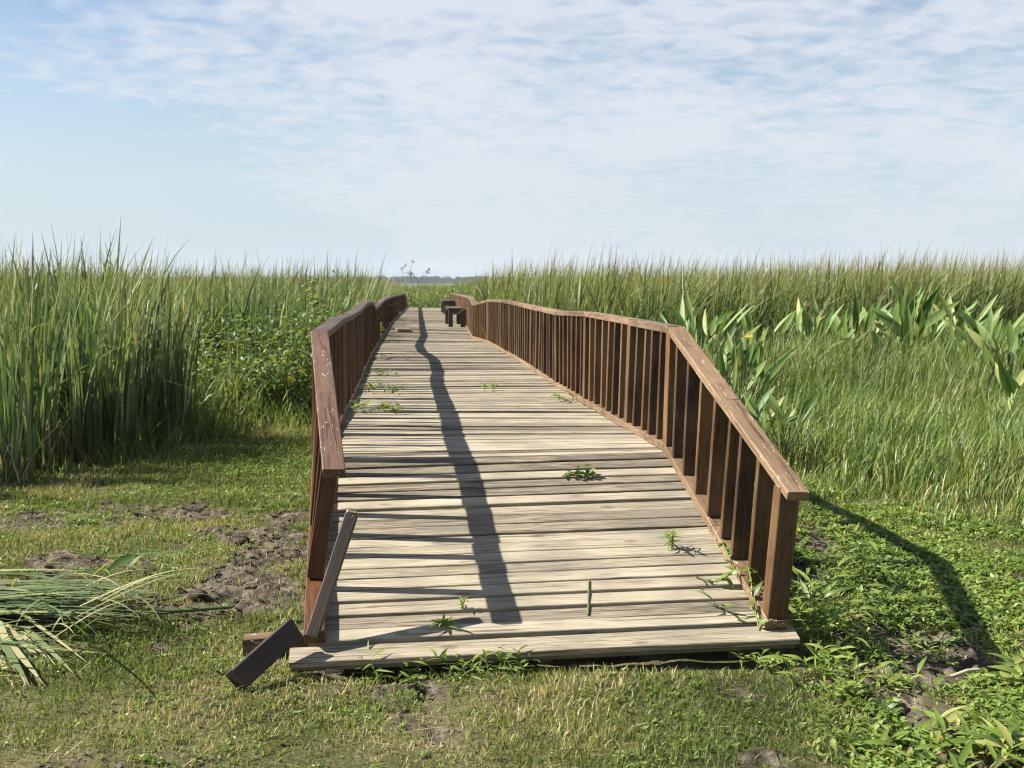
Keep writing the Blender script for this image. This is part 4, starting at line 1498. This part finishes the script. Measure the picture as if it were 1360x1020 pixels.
def M2(op, a, b):
    n = N.new('ShaderNodeMath'); n.operation = op
    for k, v in ((0, a), (1, b)):
        if isinstance(v, (int, float)):
            n.inputs[k].default_value = v
        else:
            Lk.new(v, n.inputs[k])
    return n.outputs[0]


zc = M2('MAXIMUM', sx.outputs['Z'], 0.0)
den = M2('ADD', zc, .12)
cu = M2('DIVIDE', sx.outputs['X'], den)
cv = M2('DIVIDE', sx.outputs['Y'], den)
cb = N.new('ShaderNodeCombineXYZ'); Lk.new(cu, cb.inputs[0]); Lk.new(cv, cb.inputs[1])


def noise(scale, detail, rough, loc=(0, 0, 0), scl=(1, 1, 1), rot=0, dist=0.):
    mp = N.new('ShaderNodeMapping'); mp.inputs['Location'].default_value = loc; mp.inputs['Scale'].default_value = scl
    mp.inputs['Rotation'].default_value = (0, 0, rot)
    Lk.new(cb.outputs[0], mp.inputs['Vector'])
    n = N.new('ShaderNodeTexNoise'); n.inputs['Scale'].default_value = scale; n.inputs['Detail'].default_value = detail
    n.inputs['Roughness'].default_value = rough; n.inputs['Distortion'].default_value = dist
    Lk.new(mp.outputs[0], n.inputs['Vector'])
    return n.outputs['Fac']


big = noise(.55, 3, .5, (3.2, 1.0, 0))
wisp = noise(1.6, 7, .62, (1, 4, 0), (1, .8, 1), .3, .6)
rip = noise(10, 4, .5, (0, 0, 0), (1, 1.1, 1), .35, .5)
# a veil from the middle to the right, open blue towards the left
lr = M2('MULTIPLY', M2('ADD', cu, .78), .6)
cover = M2('ADD', M2('ADD', M2('MULTIPLY', big, 1.0), M2('ADD', M2('MULTIPLY', wisp, 1.3), -.25)), M2('MINIMUM', M2('MAXIMUM', lr, -.25), .28))
cover = M2('ADD', cover, M2('MULTIPLY', M2('SUBTRACT', rip, .5), .95))
cr = N.new('ShaderNodeMapRange'); cr.interpolation_type = 'SMOOTHSTEP'
cr.inputs['From Min'].default_value = .66; cr.inputs['From Max'].default_value = 1.34
Lk.new(cover, cr.inputs['Value'])
# clouds thin out into the low haze near the horizon
hz = N.new('ShaderNodeMapRange'); hz.interpolation_type = 'SMOOTHSTEP'
hz.inputs['From Min'].default_value = .0; hz.inputs['From Max'].default_value = .16
hz.inputs['To Min'].default_value = .5; hz.inputs['To Max'].default_value = 1.0
Lk.new(zc, hz.inputs['Value'])
hi = N.new('ShaderNodeMapRange'); hi.interpolation_type = 'SMOOTHSTEP'      # clear blue overhead
hi.inputs['From Min'].default_value = .40; hi.inputs['From Max'].default_value = .65
hi.inputs['To Min'].default_value = 1.0; hi.inputs['To Max'].default_value = .12
Lk.new(zc, hi.inputs['Value'])
mask = M2('MULTIPLY', M2('MULTIPLY', M2('MULTIPLY', cr.outputs[0], hz.outputs[0]), .85), hi.outputs[0])
cm = N.new('ShaderNodeMix'); cm.data_type = 'RGBA'
cm.inputs[7].default_value = (5.75, 6.0, 6.5, 1)
hm_ = N.new('ShaderNodeMapRange'); hm_.interpolation_type = 'SMOOTHSTEP'
hm_.inputs['From Min'].default_value = -.02; hm_.inputs['From Max'].default_value = .24
hm_.inputs['To Min'].default_value = 1.0; hm_.inputs['To Max'].default_value = 0.0
Lk.new(zc, hm_.inputs['Value'])
hc = N.new('ShaderNodeMix'); hc.data_type = 'RGBA'      # milky air low over the marsh
hc.inputs[7].default_value = (4.3, 5.15, 5.85, 1)
Lk.new(hm_.outputs[0], hc.inputs[0]); Lk.new(sky.outputs[0], hc.inputs[6])
Lk.new(mask, cm.inputs[0]); Lk.new(hc.outputs[2], cm.inputs[6])
Lk.new(cm.outputs[2], bg.inputs['Color'])
Lk.new(bg.outputs[0], out.inputs['Surface'])

sl = bpy.data.lights.new('sun', 'SUN')
sl.energy = 5.0
sl.angle = math.radians(.5)
sl.color = (1, .93, .82)
so = link(bpy.data.objects.new('sun', sl))
so.rotation_euler = SUN.to_track_quat('Z', 'Y').to_euler()
so.location = (-20, 0, 20)

# ----------------------------------------------------------------- camera
cam = bpy.data.cameras.new('camera')
cam.sensor_width = 36
cam.lens = 36 * F / 1360
cam.clip_start = .05
cam.clip_end = 9000
cam.dof.use_dof = True
cam.dof.focus_distance = 5.6
cam.dof.aperture_fstop = 5.6
co = link(bpy.data.objects.new('camera', cam))
co.location = (0, 0, H)
co.rotation_euler = (math.pi / 2 - TH, 0, 0)
scene.camera = co

scene.view_settings.view_transform = 'Standard'
scene.view_settings.look = 'None'
scene.view_settings.exposure = 1.4
scene.view_settings.gamma = 1
scene.cycles.volume_bounces = 0
scene.cycles.use_denoising = True
scene.cycles.filter_width = 1.15
scene.cycles.max_bounces = 8
scene.cycles.transparent_max_bounces = 8
